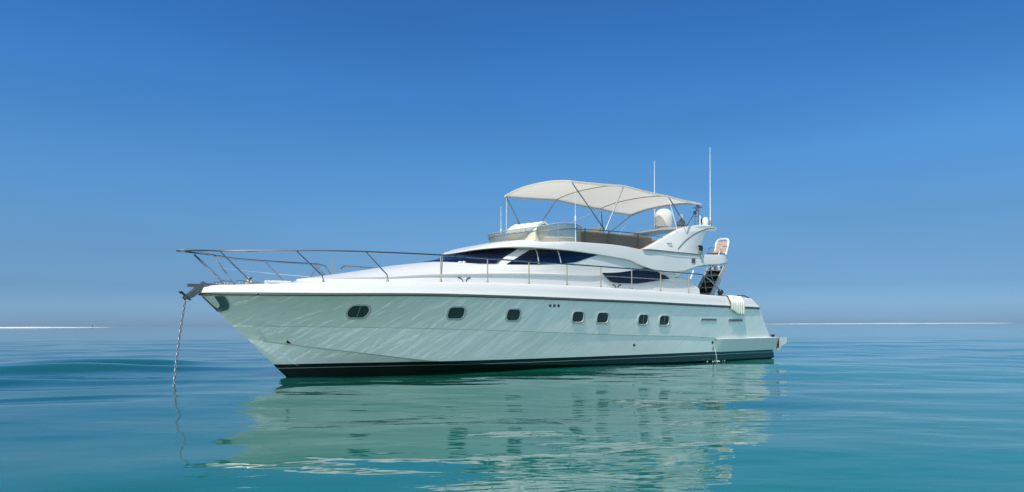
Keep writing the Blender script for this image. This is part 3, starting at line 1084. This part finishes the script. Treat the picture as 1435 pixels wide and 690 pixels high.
m = MB()                                    # helm console under its covers
prof = [(7.0, 3.6), (6.98, 4.02), (7.06, 4.2), (7.28, 4.35), (7.5, 4.36), (7.62, 4.24), (7.85, 3.62)]
m.prism([P(s + .2 - (.16 if s > 7.4 else 0), 1.2, z) for s, z in prof], (-.2, 1.1, 0))
con = m.build('helm_console', M['cream'], yacht, smooth=False, bevel=.05, seg=3)
m = MB()
cov = [(6.985, 4.08), (7.03, 4.2), (7.12, 4.29), (7.28, 4.37), (7.5, 4.385), (7.6, 4.31), (7.64, 4.2)]
NB = 16
rows = []
for k, b in enumerate(np.linspace(1.24, .06, NB)):
    e = .02 * math.sin(k * 1.9) + .012 * math.sin(k * 4.1)
    rows.append([P(s + .2 * (b - .06) / 1.18 * (.3 if s > 7.4 else 1) + .01 * math.sin(k + 3 * i), b, z + .012 + e * .5) for i, (s, z) in enumerate(cov)])
m.grid(rows)
m.grid([rows[0], [(p[0] + (.0 if i < 3 else 0), p[1], p[2] - .07) for i, p in enumerate(rows[0])]])
m.grid([rows[-1], [(p[0], p[1], p[2] - .07) for p in rows[-1]]])
m.build('console_cover', M['white'], con)
m = MB()
m.box(P(7.72, .75, 3.98), (.16, .7, .22), rot=Matrix.Rotation(R(20), 3, 'Y'))
m.build('instrument_pod', M['cream'], con, smooth=False, bevel=.04)

m = MB()                                    # low moulded dash inside the screen
A2 = [ws_row(7.14, 1.15, 1.66, 8.48, lambda s: 3.70), ws_row(7.16, 1.15, 1.64, 8.48, lambda s: 3.90), ws_row(7.22, 1.12, 1.58, 8.46, lambda s: 3.94), ws_row(7.5, 1.0, 1.35, 8.44, lambda s: 3.93), ws_row(7.55, 1.0, 1.30, 8.44, lambda s: 3.55)]
m.grid(A2)
for e in (0, -1):
    m.poly([r_[e] for r_ in A2])
m.build('dash_moulding', M['cream'], yacht)

m = MB()                                    # sofa: backs along both sides and across the aft end
for b in (1.62, -1.62):
    m.box(P(10.2, b, 3.80), (3.3, .16, .72)); m.box(P(10.2, b * .80, 3.60), (3.3, .6, .30))
m.box(P(12.2, 0, 3.80), (.18, 3.2, .62)); m.box(P(11.9, 0, 3.60), (.6, 3.0, .30))
sofa = m.build('flybridge_sofa', M['brown'], yacht, smooth=False, bevel=.06, seg=3)
m = MB()
m.box(P(10.0, 1.40, 3.96), (.42, .10, .40), rot=Matrix.Rotation(R(-18), 3, 'Y'))
m.box(P(10.55, 1.35, 3.93), (.40, .12, .42), rot=Matrix.Rotation(R(25), 3, 'Y'))
m.build('sofa_cushion', M['beige'], sofa, smooth=False, bevel=.05, seg=3)
m = MB()
m.box(P(10.2, .55, 4.05), (.16, .62, .80), rot=Matrix.Rotation(R(12), 3, 'Y')); m.box(P(9.85, .55, 3.75), (.6, .6, .16)); m.lathe([(.08, 0), (.08, .3)], P(9.9, .55, 3.43), 12)
m.build('helm_seat', M['beige'], yacht, smooth=False, bevel=.05, seg=3)
m = MB()
m.grid([[P(s, 1.78, 3.76) for s in np.linspace(8.54, 11.6, 12)], [P(s, 1.79, z) for s, z in zip(np.linspace(8.6, 11.5, 12), [4.10] * 10 + [4.06, 3.95])]])
m.build('smoked_side_panel', M['smoke'], yacht)
for s, b, z1 in ((8.22, 1.86, 5.28), (8.24, -1.86, 5.28)):
    m = MB()
    m.tube([P(s, b, 3.72), P(s, b, 4.45), P(s, b, z1)], [.014, .010, .006], 8)
    m.lathe([(.022, 0), (.022, .14), (.012, .16)], P(s, b, 4.38), 10)
    m.build('short_antenna', M['white'], yacht)

# ------------------------------------------------------------------ guard rail
rz = pchip([(-2.56, 3.03), (-1.63, 3.055), (-.19, 3.08), (1.43, 3.105), (3.45, 3.10), (4.8, 3.07), (6.15, 3.045), (8.9, 3.02), (11.5, 2.99), (13.2, 2.965)])
def rail_b(s):
    return np.maximum(b_gun(s) - .08, 0)
rail_plan = pchip([(-2.58, 0.0), (-2.52, .09), (-2.3, .17), (-1.69, .27), (-1.0, .66), (-.15, 1.07), (1.44, 1.56), (3.4, 1.925), (4.8, 2.08), (6.15, 2.18), (7.6, 2.25), (8.9, 2.28), (13.3, 2.30)])
m = MB()
port = [(s, float(rail_plan(s)), float(rz(s))) for s in list(np.linspace(-2.58, -2.3, 8)) + list(np.linspace(-2.2, 13.2, 70))]
tail = [(13.5, 2.28, 2.965), (13.75, 2.25, 2.95), (14.2, 2.23, 2.80), (14.75, 2.22, 2.44), (14.86, 2.22, 2.34)]
m.tube([P(*p) for p in port + tail], .021, 8)
rail = m.build('guard_rail', M['chrome'], yacht)
def drop(s): return .10 * min(1, max(0, (s + 2.4) / 1.2))
m = MB()
star = [(s, -b, z - drop(s)) for s, b, z in port if s < 1.72] + [(1.80, -1.64, 2.97), (1.90, -1.66, 2.88), (2.02, -1.69, 2.70)]
m.tube([P(*p) for p in star], .021, 8)
star = [(2.3, -1.74, 2.56), (2.32, -1.74, 2.90), (2.40, -1.76, 2.98)] + [(s, -b, z - drop(s)) for s, b, z in port if s > 2.45]
m.tube([P(*p) for p in star], .021, 8)
m.build('far_rail', M['chrome'], rail)
def stanchion(pts, r_=.017):
    m = MB()
    m.tube([P(*p) for p in pts], r_, 8)
    e = pts[-1]
    m.lathe([(.034, -.03), (.034, .012), (.022, .02), (.022, .05)], P(*e), 10)
    m.build('stanchion', M['chrome'], rail)
for sd_ in (1, -1):
    d = (lambda s: drop(s)) if sd_ < 0 else (lambda s: 0.0)
    stanchion([(-1.69, sd_ * .27, 3.055 - d(-1.69)), (-1.07, sd_ * .62, 2.32)])
    stanchion([(-.15, sd_ * 1.07, 3.08 - d(-.15)), (.36, sd_ * 1.24, 2.56), (.43, sd_ * 1.265, 2.50), (.45, sd_ * 1.27, 2.37)])
    stanchion([(1.44, sd_ * 1.56, 3.10 - d(1.44)), (1.90, sd_ * 1.66, 2.62), (1.97, sd_ * 1.675, 2.55), (1.98, sd_ * 1.68, 2.40)])
    for s, zb_ in ((3.40, 2.42), (4.79, 2.425), (6.15, 2.43), (7.52, 2.43), (8.86, 2.405), (10.2, 2.385), (11.55, 2.345), (12.95, 2.30)):
        stanchion([(s, sd_ * float(rail_plan(s)), float(rz(s)) - d(s)), (s, sd_ * float(rail_plan(s)), zb_)])
stanchion([(-2.2, .06, 2.95), (-1.42, -.34, 2.34)], .024)
m = MB()
m.tube([P(s, -float(rail_plan(s)) , float(rz(s)) - .36 - .04 * (s + 1.4)) for s in np.linspace(-1.4, 1.4, 16)], .006, 6)
m.build('mid_wire', M['white'], rail)
m = MB()
m.tube([P(s, float(rail_plan(s)), 2.74 - .005 * (s - 8.9)) for s in np.linspace(8.86, 12.95, 14)], .004, 6)
m.build('mid_wire', M['white'], rail)
m = MB()
m.tube([P(3.50, 1.80, 2.62), P(3.55, 1.82, 3.26)], .014, 6)
m.build('deck_rod', M['dullsteel'], yacht)
m = MB()
m.tube([P(1.55, -.6, 2.60), P(1.55, -.6, 3.10)], .013, 6)
m.build('deck_rod', M['dullsteel'], yacht)
m = MB()
m.tube([P(.98, -.75, 2.58), P(1.2, -.8, 2.86)], .018, 6)
m.build('deck_rod', M['dullsteel'], yacht)
# wicket gate post at the cockpit
m = MB()
m.tube([P(13.33, 2.2, 3.08), P(13.17, 2.2, 2.80)], .028, 8)
m.build('gate_post', M['white'], yacht)

# ------------------------------------------------------------------ bow fittings
m = MB()                                    # bow roller and stowed anchor
ol = [(-1.70, 2.20), (-1.72, 2.285), (-1.98, 2.30), (-2.1, 2.27), (-2.24, 2.13), (-2.42, 1.99), (-2.44, 1.93), (-2.36, 1.90), (-2.22, 1.96), (-2.05, 2.10), (-1.95, 2.17)]
for b in (-.085, .065):
    m.prism([P(s, b, z) for s, z in ol], (0, -.02, 0))
m.box(P(-2.15, 0, 2.14), (.5, .09, .10), rot=Matrix.Rotation(R(-42), 3, 'Y'))
m.lathe([(.03, -.07), (.05, -.05), (.035, 0), (.05, .05), (.03, .07)], P(-2.36, 0, 1.95), 14, axis=Vector((0, 1, 0)))
M['anchor'] = mat('dark galvanised steel', (.17, .175, .18), .45, metal=.8, var=.25, vscale=15)
roller = m.build('bow_roller', M['anchor'], yacht, smooth=False, bevel=.008)
m = MB()
m.prism([P(-2.32, -.10, 1.93), P(-2.50, -.13, 2.10), P(-2.55, 0, 2.08), P(-2.50, .13, 2.10), P(-2.32, .10, 1.93)], tuple(Vector((.05, 0, -.05))))
m.box(P(-2.0, 0, 2.24), (.7, .05, .07))
m.build('anchor', M['anchor'], yacht, smooth=False, bevel=.01)
m = MB()                                    # windlass, cleats and fairleads on the foredeck
m.lathe([(.001, .0), (.12, 0), (.12, .05), (.07, .07), (.07, .13), (.10, .15), (.10, .18), (.001, .19)], P(-.95, .1, 2.29), 18)
m.build('windlass', M['chrome'], yacht)
for s, b in ((-1.55, .30), (-1.25, .45), (-1.55, -.30), (-.55, -.6), (15.9, 2.2)):
    m = MB()
    z = float(z_gun(s)) 
    m.tube([P(s - .11, b, z + .075), P(s - .05, b, z + .085), P(s + .05, b, z + .085), P(s + .11, b, z + .075)], .016, 8)
    m.tube([P(s - .04, b, z - .02), P(s - .04, b, z + .08)], .016, 8); m.tube([P(s + .04, b, z - .02), P(s + .04, b, z + .08)], .016, 8)
    m.build('mooring_cleat', M['chrome'], deck)
m = MB()
m.box(P(-.25, .15, 2.36), (.5, .5, .06)); m.box(P(-.62, .45, 2.34), (.12, .12, .09))
m.build('deck_hatch', M['white'], deck, bevel=.02, smooth=False)
m = MB()
m.box(P(-1.02, float(b_sheer(-1.02)) + .03, 2.04), (.11, .03, .05))
m.build('fairlead', M['chrome'], yacht, bevel=.01, smooth=False)

# ------------------------------------------------------------------ cockpit stairs, handrail, small stern fittings
m = MB()
pa, pb = (15.55, 2.05), (16.62, 3.46)
for b in (.25, .98):
    m.prism([P(pa[0], b, pa[1]), P(pa[0] + .24, b, pa[1]), P(pb[0] + .24, b, pb[1]), P(pb[0], b, pb[1])], (0, -.05, 0), mi=0)
m.prism([P(pa[0] + .12, .95, pa[1]), P(pa[0] + .16, .95, pa[1]), P(pb[0] + .16, .95, pb[1]), P(pb[0] + .12, .95, pb[1])], (0, .66, 0), mi=1)
for k in range(6):
    t = (k + .6) / 6.2
    m.box(P(pa[0] + (pb[0] - pa[0]) * t + .08, .60, pa[1] + (pb[1] - pa[1]) * t), (.22, .70, .03), mi=0)
stairs = m.build('flybridge_stairs', [M['lgrey'], M['dark_grp']], yacht, smooth=False)
m = MB()
m.tube([P(15.5, 1.05, 2.5), P(15.4, 1.05, 3.0), P(16.0, 1.05, 3.5)], .016, 8)
m.tube([P(15.3, 1.4, 3.45), P(15.3, 1.45, 3.0), P(15.6, 1.4, 2.6)], .016, 8)
m.build('stair_handrail', M['chrome'], stairs)
m = MB()
for s, b in ((16.15, 1.0), (16.35, .95), (16.3, .75), (16.5, .85)):
    m.box(P(s, b, 3.36), (.12, .14, .16), rot=Matrix.Rotation(random.uniform(-.4, .4), 3, 'Y'))
m.build('stair_bracket', M['white'], stairs, bevel=.02, smooth=False)
m = MB()
m.lathe([(.001, -.10), (.06, -.085), (.10, -.03), (.105, .0), (.10, .04), (.06, .09), (.001, .105)], P(14.75, 2.24, 2.38), 18)
m.lathe([(.07, 0), (.07, .06), (.05, .08)], P(14.68, 2.25, 2.23), 14)
m.build('mooring_winch', M['black'], yacht)
m = MB()
m.tube([P(15.75, 2.22, 2.29), P(16.2, 2.22, 2.285), P(16.42, 2.22, 2.23), P(16.5, 2.22, 2.15)], .02, 8)
m.build('stern_rail', M['rubber'], yacht)

# ------------------------------------------------------------------ separate things: chain, chair, rope, jet of water
chain = None
m = MB()
p0 = local_to_world(P(-2.395, 0, 1.89))
p1 = Vector((p0.x + .42, p0.y - 1.56, -.12))
n_l = 24
for i in range(n_l):
    t = (i + .5) / n_l
    sagv = Vector((0, 0, 0))
    c_ = p0.lerp(p1, t)
    c_ = c_ + Vector((.06, -.09, 0)) * math.sin(math.pi * t) * -1.0
    ax = (p1 - p0).normalized()
    sd1 = ax.cross(Vector((.3, 1, 0) if i % 2 else (1, -.3, 0))).normalized()
    ln, wd, r_ = .078, .027, .011
    pts = []
    for q in range(12):
        an_ = 2 * math.pi * q / 12
        pts.append(c_ + ax * (math.cos(an_) * ln * .62 + (ln * .45 if math.cos(an_) > 0 else -ln * .45)) * .95 + sd1 * math.sin(an_) * wd)
    m.tube(pts, r_, 6, closed=True)
chain = m.build('anchor_chain', M['chainsteel'])
tag(chain, 'galvanised anchor chain hanging from the bow roller into the water', 'chain')

ch = empty('deck_chair', local_to_world(P(15.45, 1.62, 3.73)), TH)
tag(ch, 'white framed chair with beige slatted back on the aft edge of the upper deck', 'chair')
rotc = Matrix.Rotation(R(7), 3, 'Z')
def CP(x, y, z):
    v = rotc @ Vector((x, y, z)); return tuple(v)
m = MB()
back = lambda y, t: CP(.12 + .26 * t, y, .04 + .60 * t)
bo = [back(-.24, 0), back(-.25, .5), back(-.245, .8), back(-.20, .95), back(-.10, 1.0), back(.10, 1.0), back(.20, .95), back(.245, .8), back(.25, .5), back(.24, 0)]
m.tube(bo, .040, 8)
m.build('back_frame', M['white'], ch)
m = MB()
for k in range(9):
    t0, t1 = .06 + .09 * k, .06 + .09 * k + .07
    m.prism([back(-.21, t0), back(.21, t0), back(.21, t1), back(-.21, t1)], CP(.015, 0, -.006))
m.build('backrest', M['slat'], ch, smooth=False)
m = MB()
m.box(CP(-.14, 0, .10), (.50, .46, .04), rot=rotc)
m.build('seat', M['slat'], ch, smooth=False, bevel=.01)
for y in (-.23, .23):
    m = MB(); m.tube([CP(-.36, y, 0), CP(-.30, y, .12), CP(.1, y, .10)], .016, 8); m.build('leg', M['white'], ch)
    m = MB(); m.tube([CP(.22, y, 0), CP(.12, y, .12), CP(-.05, y, .10)], .016, 8); m.build('leg', M['white'], ch)
    m = MB(); m.tube([CP(.24, y * 1.08, .34), CP(.08, y * 1.1, .33), CP(-.16, y * 1.1, .30), CP(-.20, y * 1.1, .24), CP(-.2, y, .12)], .015, 8); m.build('armrest', M['dullsteel'], ch)

tw = MB()
NT = 61
def towel_row(path_t, thick=0.0):
    row = []
    for k in range(NT):
        u = k / (NT - 1)
        fold = .5 + .5 * math.cos(2 * math.pi * 6.0 * u)
        s_ = 14.80 + .80 * u
        bg_, bs_, zg_ = float(b_gun(s_)), float(b_sheer(s_)), float(z_gun(s_))
        zl = 1.80 - .17 * min(1.0, u * 1.25) - .045 * fold + .02 * math.sin(9 * u)
        prof = [(bg_ - .20, zg_ + .015), (bg_ - .02, zg_ + .030), (bg_ + .05, zg_ + .005), (bg_ + .085, zg_ - .09), (bs_ + .085, 2.02), (bs_ + .075, zl + .04), (bs_ + .07, zl)]
        x = path_t * (len(prof) - 1); i_ = min(int(x), len(prof) - 2); f_ = x - i_
        b_ = prof[i_][0] + (prof[i_ + 1][0] - prof[i_][0]) * f_
        z_ = prof[i_][1] + (prof[i_ + 1][1] - prof[i_][1]) * f_
        b_ += (.045 * fold) * min(1, path_t * 2.2) - thick
        row.append(P(s_ + .04 * path_t, b_, z_ + .02 * fold * (1 - path_t) - thick * .3))
    return row
outer = [towel_row(t) for t in np.linspace(0, 1, 26)]
inner = [towel_row(t, .022) for t in np.linspace(0, 1, 26)]
tw.grid(outer); tw.grid(inner); tw.grid([outer[-1], inner[-1]]); tw.grid([outer[0], inner[0]])
tw.grid([[r_[0] for r_ in outer], [r_[0] for r_ in inner]]); tw.grid([[r_[-1] for r_ in outer], [r_[-1] for r_ in inner]])
ro = tw.build('towel', M['towel'], ang=60)
ro.location = ROOT
ro.rotation_euler = (0, 0, TH)
tag(ro, 'white and cream striped towel draped over the stern gunwale', 'towel')

# ------------------------------------------------------------------ sea
def axis_far(core, far):
    return np.array(sorted(set(list(core) + list(far) + [-f for f in far])))
ys = [2.0]
while ys[-1] < 70:
    ys.append(ys[-1] + max(.035, .0105 * (ys[-1] - 1.0)))
ys = np.array([-8000, -2500, -800, -250, -80, -30, -10, -4, -1, .5, 1.3] + ys + [75, 82, 92, 105, 125, 150, 190, 250, 350, 500, 800, 1300, 2200, 4000, 7000, 12000, 20000])
xs = np.array([-20000, -9000, -4000, -1800, -800, -400, -200, -110, -75] + list(np.arange(-55, 55.01, .125)) + [75, 110, 200, 400, 800, 1800, 4000, 9000, 20000])
X, Y = np.meshgrid(xs, ys)
Z = np.zeros_like(X)
wr = np.random.default_rng(5)
env = np.clip((60 - np.abs(Y - 20)) / 30, 0, 1) * np.clip((54 - np.abs(X)) / 12, 0, 1) * np.clip((Y - 1.0) / 2.0, 0, 1)
def add_waves(n, lmin, lmax, slope, mean_dir, spread):
    global Z
    for _ in range(n):
        lam = math.exp(wr.uniform(math.log(lmin), math.log(lmax)))
        th = mean_dir + wr.normal(0, spread)
        k = 2 * math.pi / lam
        ph = wr.uniform(0, 2 * math.pi)
        A_ = slope / k * math.sqrt(2.0 / n) * wr.uniform(.6, 1.4)
        # slow wandering of phase so that crests do not run ruler-straight
        wob = 1.3 * np.sin(X * .11 + wr.uniform(0, 6)) + 1.1 * np.sin(Y * .13 + X * .05 + wr.uniform(0, 6))
        # leave out what the local grid cannot carry
        dyl = np.maximum(.035, .0105 * (np.abs(Y) - 1.0))
        fade = np.clip((lam / np.maximum(dyl, .125) - 3) / 3, 0, 1)
        Z += A_ * fade * np.sin(k * (X * math.cos(th) + Y * math.sin(th)) + ph + wob)
# cat's-paws: short ripples come in patches, glassy water between them
patch = .5 + .28 * np.sin(X * .16 + .9 * np.sin(Y * .11)) + .34 * np.sin(Y * .34 + .8 * np.sin(X * .09 + 1.0) + .6)
patch = np.clip(patch, .12, 1.1)
add_waves(26, .7, 1.8, .016, R(80), .55)
Z *= patch
add_waves(22, 1.8, 5.0, .020, R(95), .5)
add_waves(12, 6.0, 14.0, .018, R(100), .35)
# the old wake of a passing boat, rolling in from the left
for off, amp, wd in ((0, .105, .55), (1.9, .08, .6), (4.2, .10, .8), (8.0, .17, 1.1), (12.5, .18, 1.4)):
    d = (Y - 13.2 - off) - .22 * (X + 8.5) + .35 * np.sin(X * .45 + off) + .22 * np.sin(X * 1.1 + 2.3 * off)
    d = d * (1 + .35 * np.sin(X * .6 + 1.7 * off))
    Z += amp * (1 + .45 * np.sin(X * .8 + 3 * off)) * np.exp(-(d / wd) ** 2) * np.clip((-5.2 - X) / 4.0, 0, 1) * np.clip((X + 30) / 10, 0, 1)
Z *= env
nr, nc = X.shape
me = bpy.data.meshes.new('sea')
co = np.stack([X, Y, Z], -1).reshape(-1, 3).astype(np.float32)
idx = np.arange(nr * nc).reshape(nr, nc)
q = np.stack([idx[:-1, :-1], idx[:-1, 1:], idx[1:, 1:], idx[1:, :-1]], -1).reshape(-1, 4).astype(np.int32)
me.vertices.add(len(co)); me.vertices.foreach_set('co', co.ravel())
me.loops.add(q.size); me.loops.foreach_set('vertex_index', q.ravel())
me.polygons.add(len(q))
me.polygons.foreach_set('loop_start', np.arange(0, q.size, 4, dtype=np.int32))
me.update(calc_edges=True)
me.shade_smooth()
sea = bpy.data.objects.new('sea', me)
COL.objects.link(sea)
sea['kind'] = 'structure'


def sea_material():
    m = bpy.data.materials.new('turquoise shallow sea')
    m.use_nodes = True
    n = m.node_tree
    b = n.nodes['Principled BSDF']
    b.inputs['Roughness'].default_value = 0.03
    b.inputs['IOR'].default_value = 1.35
    tc = n.nodes.new('ShaderNodeTexCoord')
    mp = n.nodes.new('ShaderNodeMapping'); mp.inputs['Scale'].default_value = (.03, .055, 1)
    n.links.new(tc.outputs['Object'], mp.inputs[0])
    no = n.nodes.new('ShaderNodeTexNoise'); no.inputs['Scale'].default_value = 1.0; no.inputs['Detail'].default_value = 3
    n.links.new(mp.outputs[0], no.inputs['Vector'])
    r = n.nodes.new('ShaderNodeValToRGB')                    # sand and weed showing through from the bottom
    r.color_ramp.elements[0].position = .35; r.color_ramp.elements[0].color = (*SEA_A, 1)
    r.color_ramp.elements[1].position = .68; r.color_ramp.elements[1].color = (*SEA_B, 1)
    n.links.new(no.outputs['Fac'], r.inputs[0])
    # darker green painted in to deepen the hull's reflection; deeper water towards the left
    sx = n.nodes.new('ShaderNodeSeparateXYZ'); n.links.new(tc.outputs['Object'], sx.inputs[0])
    def mrange(sock, a0, a1, o0, o1):
        q_ = n.nodes.new('ShaderNodeMapRange'); q_.interpolation_type = 'SMOOTHSTEP'
        for i_, v_ in zip((1, 2, 3, 4), (a0, a1, o0, o1)): q_.inputs[i_].default_value = v_
        n.links.new(sock, q_.inputs[0]); return q_.outputs[0]
    def mixc(fac, c1, c2):
        q_ = n.nodes.new('ShaderNodeMix'); q_.data_type = 'RGBA'
        n.links.new(fac, q_.inputs[0])
        for i_, c_ in ((6, c1), (7, c2)):
            if isinstance(c_, tuple): q_.inputs[i_].default_value = (*c_, 1)
            else: n.links.new(c_, q_.inputs[i_])
        return q_.outputs[2]
    deep = mrange(sx.outputs[0], -9.0, 1.0, .75, 0.0)
    c1 = mixc(deep, r.outputs[0], SEA_DEEP)
    ds = n.nodes.new('ShaderNodeVectorMath'); ds.operation = 'DISTANCE'
    mq = n.nodes.new('ShaderNodeMapping'); mq.inputs['Scale'].default_value = (1.0, .62, 0)
    n.links.new(tc.outputs['Object'], mq.inputs[0]); n.links.new(mq.outputs[0], ds.inputs[0])
    ds.inputs[1].default_value = (0.6, 18.5 * .62, 0)
    near = mrange(ds.outputs['Value'], 4.0, 8.5, .9, 0.0)
    c2 = mixc(near, c1, SEA_GREEN)
    n.links.new(c2, b.inputs['Base Color'])
    m2 = n.nodes.new('ShaderNodeMapping'); m2.inputs['Scale'].default_value = (.8, 1.6, 1)
    n.links.new(tc.outputs['Object'], m2.inputs[0])
    n2 = n.nodes.new('ShaderNodeTexNoise'); n2.inputs['Scale'].default_value = 1.2; n2.inputs['Detail'].default_value = 3.0; n2.inputs['Roughness'].default_value = .45
    n.links.new(m2.outputs[0], n2.inputs['Vector'])
    bp = n.nodes.new('ShaderNodeBump'); bp.inputs['Strength'].default_value = 1.0; bp.inputs['Distance'].default_value = SEA_BUMP
    m3 = n.nodes.new('ShaderNodeMapping'); m3.inputs['Scale'].default_value = (.05, .14, 1)
    n.links.new(tc.outputs['Object'], m3.inputs[0])
    n3 = n.nodes.new('ShaderNodeTexNoise'); n3.inputs['Scale'].default_value = 1.0; n3.inputs['Detail'].default_value = 2
    n.links.new(m3.outputs[0], n3.inputs['Vector'])
    pm = mrange(n3.outputs['Fac'], .38, .62, .25, 1.2)
    ml = n.nodes.new('ShaderNodeMath'); ml.operation = 'MULTIPLY'
    n.links.new(n2.outputs['Fac'], ml.inputs[0]); n.links.new(pm, ml.inputs[1])
    n.links.new(ml.outputs[0], bp.inputs['Height'])
    n.links.new(bp.outputs[0], b.inputs['Normal'])
    return m


SEA_A = (.006, .125, .112)
SEA_B = (.020, .205, .165)
SEA_DEEP = (.002, .055, .048)
SEA_GREEN = (.004, .092, .062)
SEA_BUMP = .018
me.materials.append(sea_material())

# ------------------------------------------------------------------ distant sandbars
M['sand'] = mat('white sand', (.74, .70, .62), .9, var=.06, vscale=.02)
def sandbar(x0, x1, y, h_, seed):
    r_ = np.random.default_rng(seed)
    m = MB()
    n_ = 60
    xs_ = np.linspace(x0, x1, n_)
    hh = h_ * (np.sin(np.linspace(0, math.pi, n_)) ** .35) * (1 + .12 * np.convolve(r_.normal(0, 1, n_ + 8), np.ones(9) / 3, 'valid'))
    rows = []
    for dy, k in ((-22, -.25), (-14, .12), (-9, .55), (-4, .9), (0, 1.0), (14, .8), (30, -.3)):
        rows.append([(float(x), y + dy + 3 * math.sin(x * .03), float(hq * k) - .06) for x, hq in zip(xs_, hh)])
    m.grid(rows)
    o = m.build('sandbar', M['sand'])
    o['kind'] = 'structure'
    return o
sandbar(-560, -331, 600, .72, 3)
sandbar(300, 600, 900, .5, 4)

# a lone figure standing at the tip of the sandbar
pe = MB()
px_, py_ = -331.5, 592.0
def limb(pts, rr, mi): pe.tube([(px_ + a_, py_ + b_, c_) for a_, b_, c_ in pts], rr, 8, mi=mi)
zf = .1
limb([(-.12, 0, zf), (-.12, 0, zf + .45), (-.08, 0, zf + .88), (0, 0, zf + 1.0), (0, 0, zf + 1.25), (0, 0, zf + 1.45), (0, 0, zf + 1.52), (0, 0, zf + 1.6), (0, 0, zf + 1.74), (0, 0, zf + 1.80)],
     [.055, .065, .10, .15, .16, .17, .07, .10, .11, .03], 0)
limb([(.14, .1, zf), (.12, .03, zf + .45), (.06, 0, zf + .9)], [.055, .065, .10], 0)
limb([(.18, 0, zf + 1.42), (.28, .02, zf + 1.12), (.24, -.15, zf + .9)], [.06, .05, .04], 0)
limb([(-.18, 0, zf + 1.42), (-.30, .02, zf + 1.12), (-.30, -.05, zf + .85)], [.06, .05, .04], 0)
po = pe.build('person', M['darkcloth'])
tag(po, 'person in dark clothes standing at the tip of the far sandbar', 'person')

# cooling water running out of the hull near the stern
jet = MB()
q0 = Vector(P(14.2, hull_b(14.2, .43) + .03, .43))
for k in range(1):
    dx = .02 * k
    jet.tube([tuple(q0 + Vector((dx, -.0 - .12 * t, -.47 * t * t))) for t in np.linspace(0, 1, 7)], [.005, .005, .005, .006, .006, .006, .007], 6)
for k in range(14):
    ang_ = random.uniform(0, 6.28); rr_ = random.uniform(.05, .4)
    jet.lathe([(.001, -.03), (random.uniform(.008, .02), 0), (.001, random.uniform(.01, .03))], tuple(q0 + Vector((rr_ * math.cos(ang_) * 1.6, -.14 + rr_ * math.sin(ang_) * .5, -.43))), 7)
M['foam'] = mat('foam', (.8, .82, .82), .5)
jo = jet.build('cooling_water', M['foam'])
jo.location = ROOT
jo.rotation_euler = (0, 0, TH)
tag(jo, 'thin jet of cooling water splashing from the hull side near the stern', 'water jet')
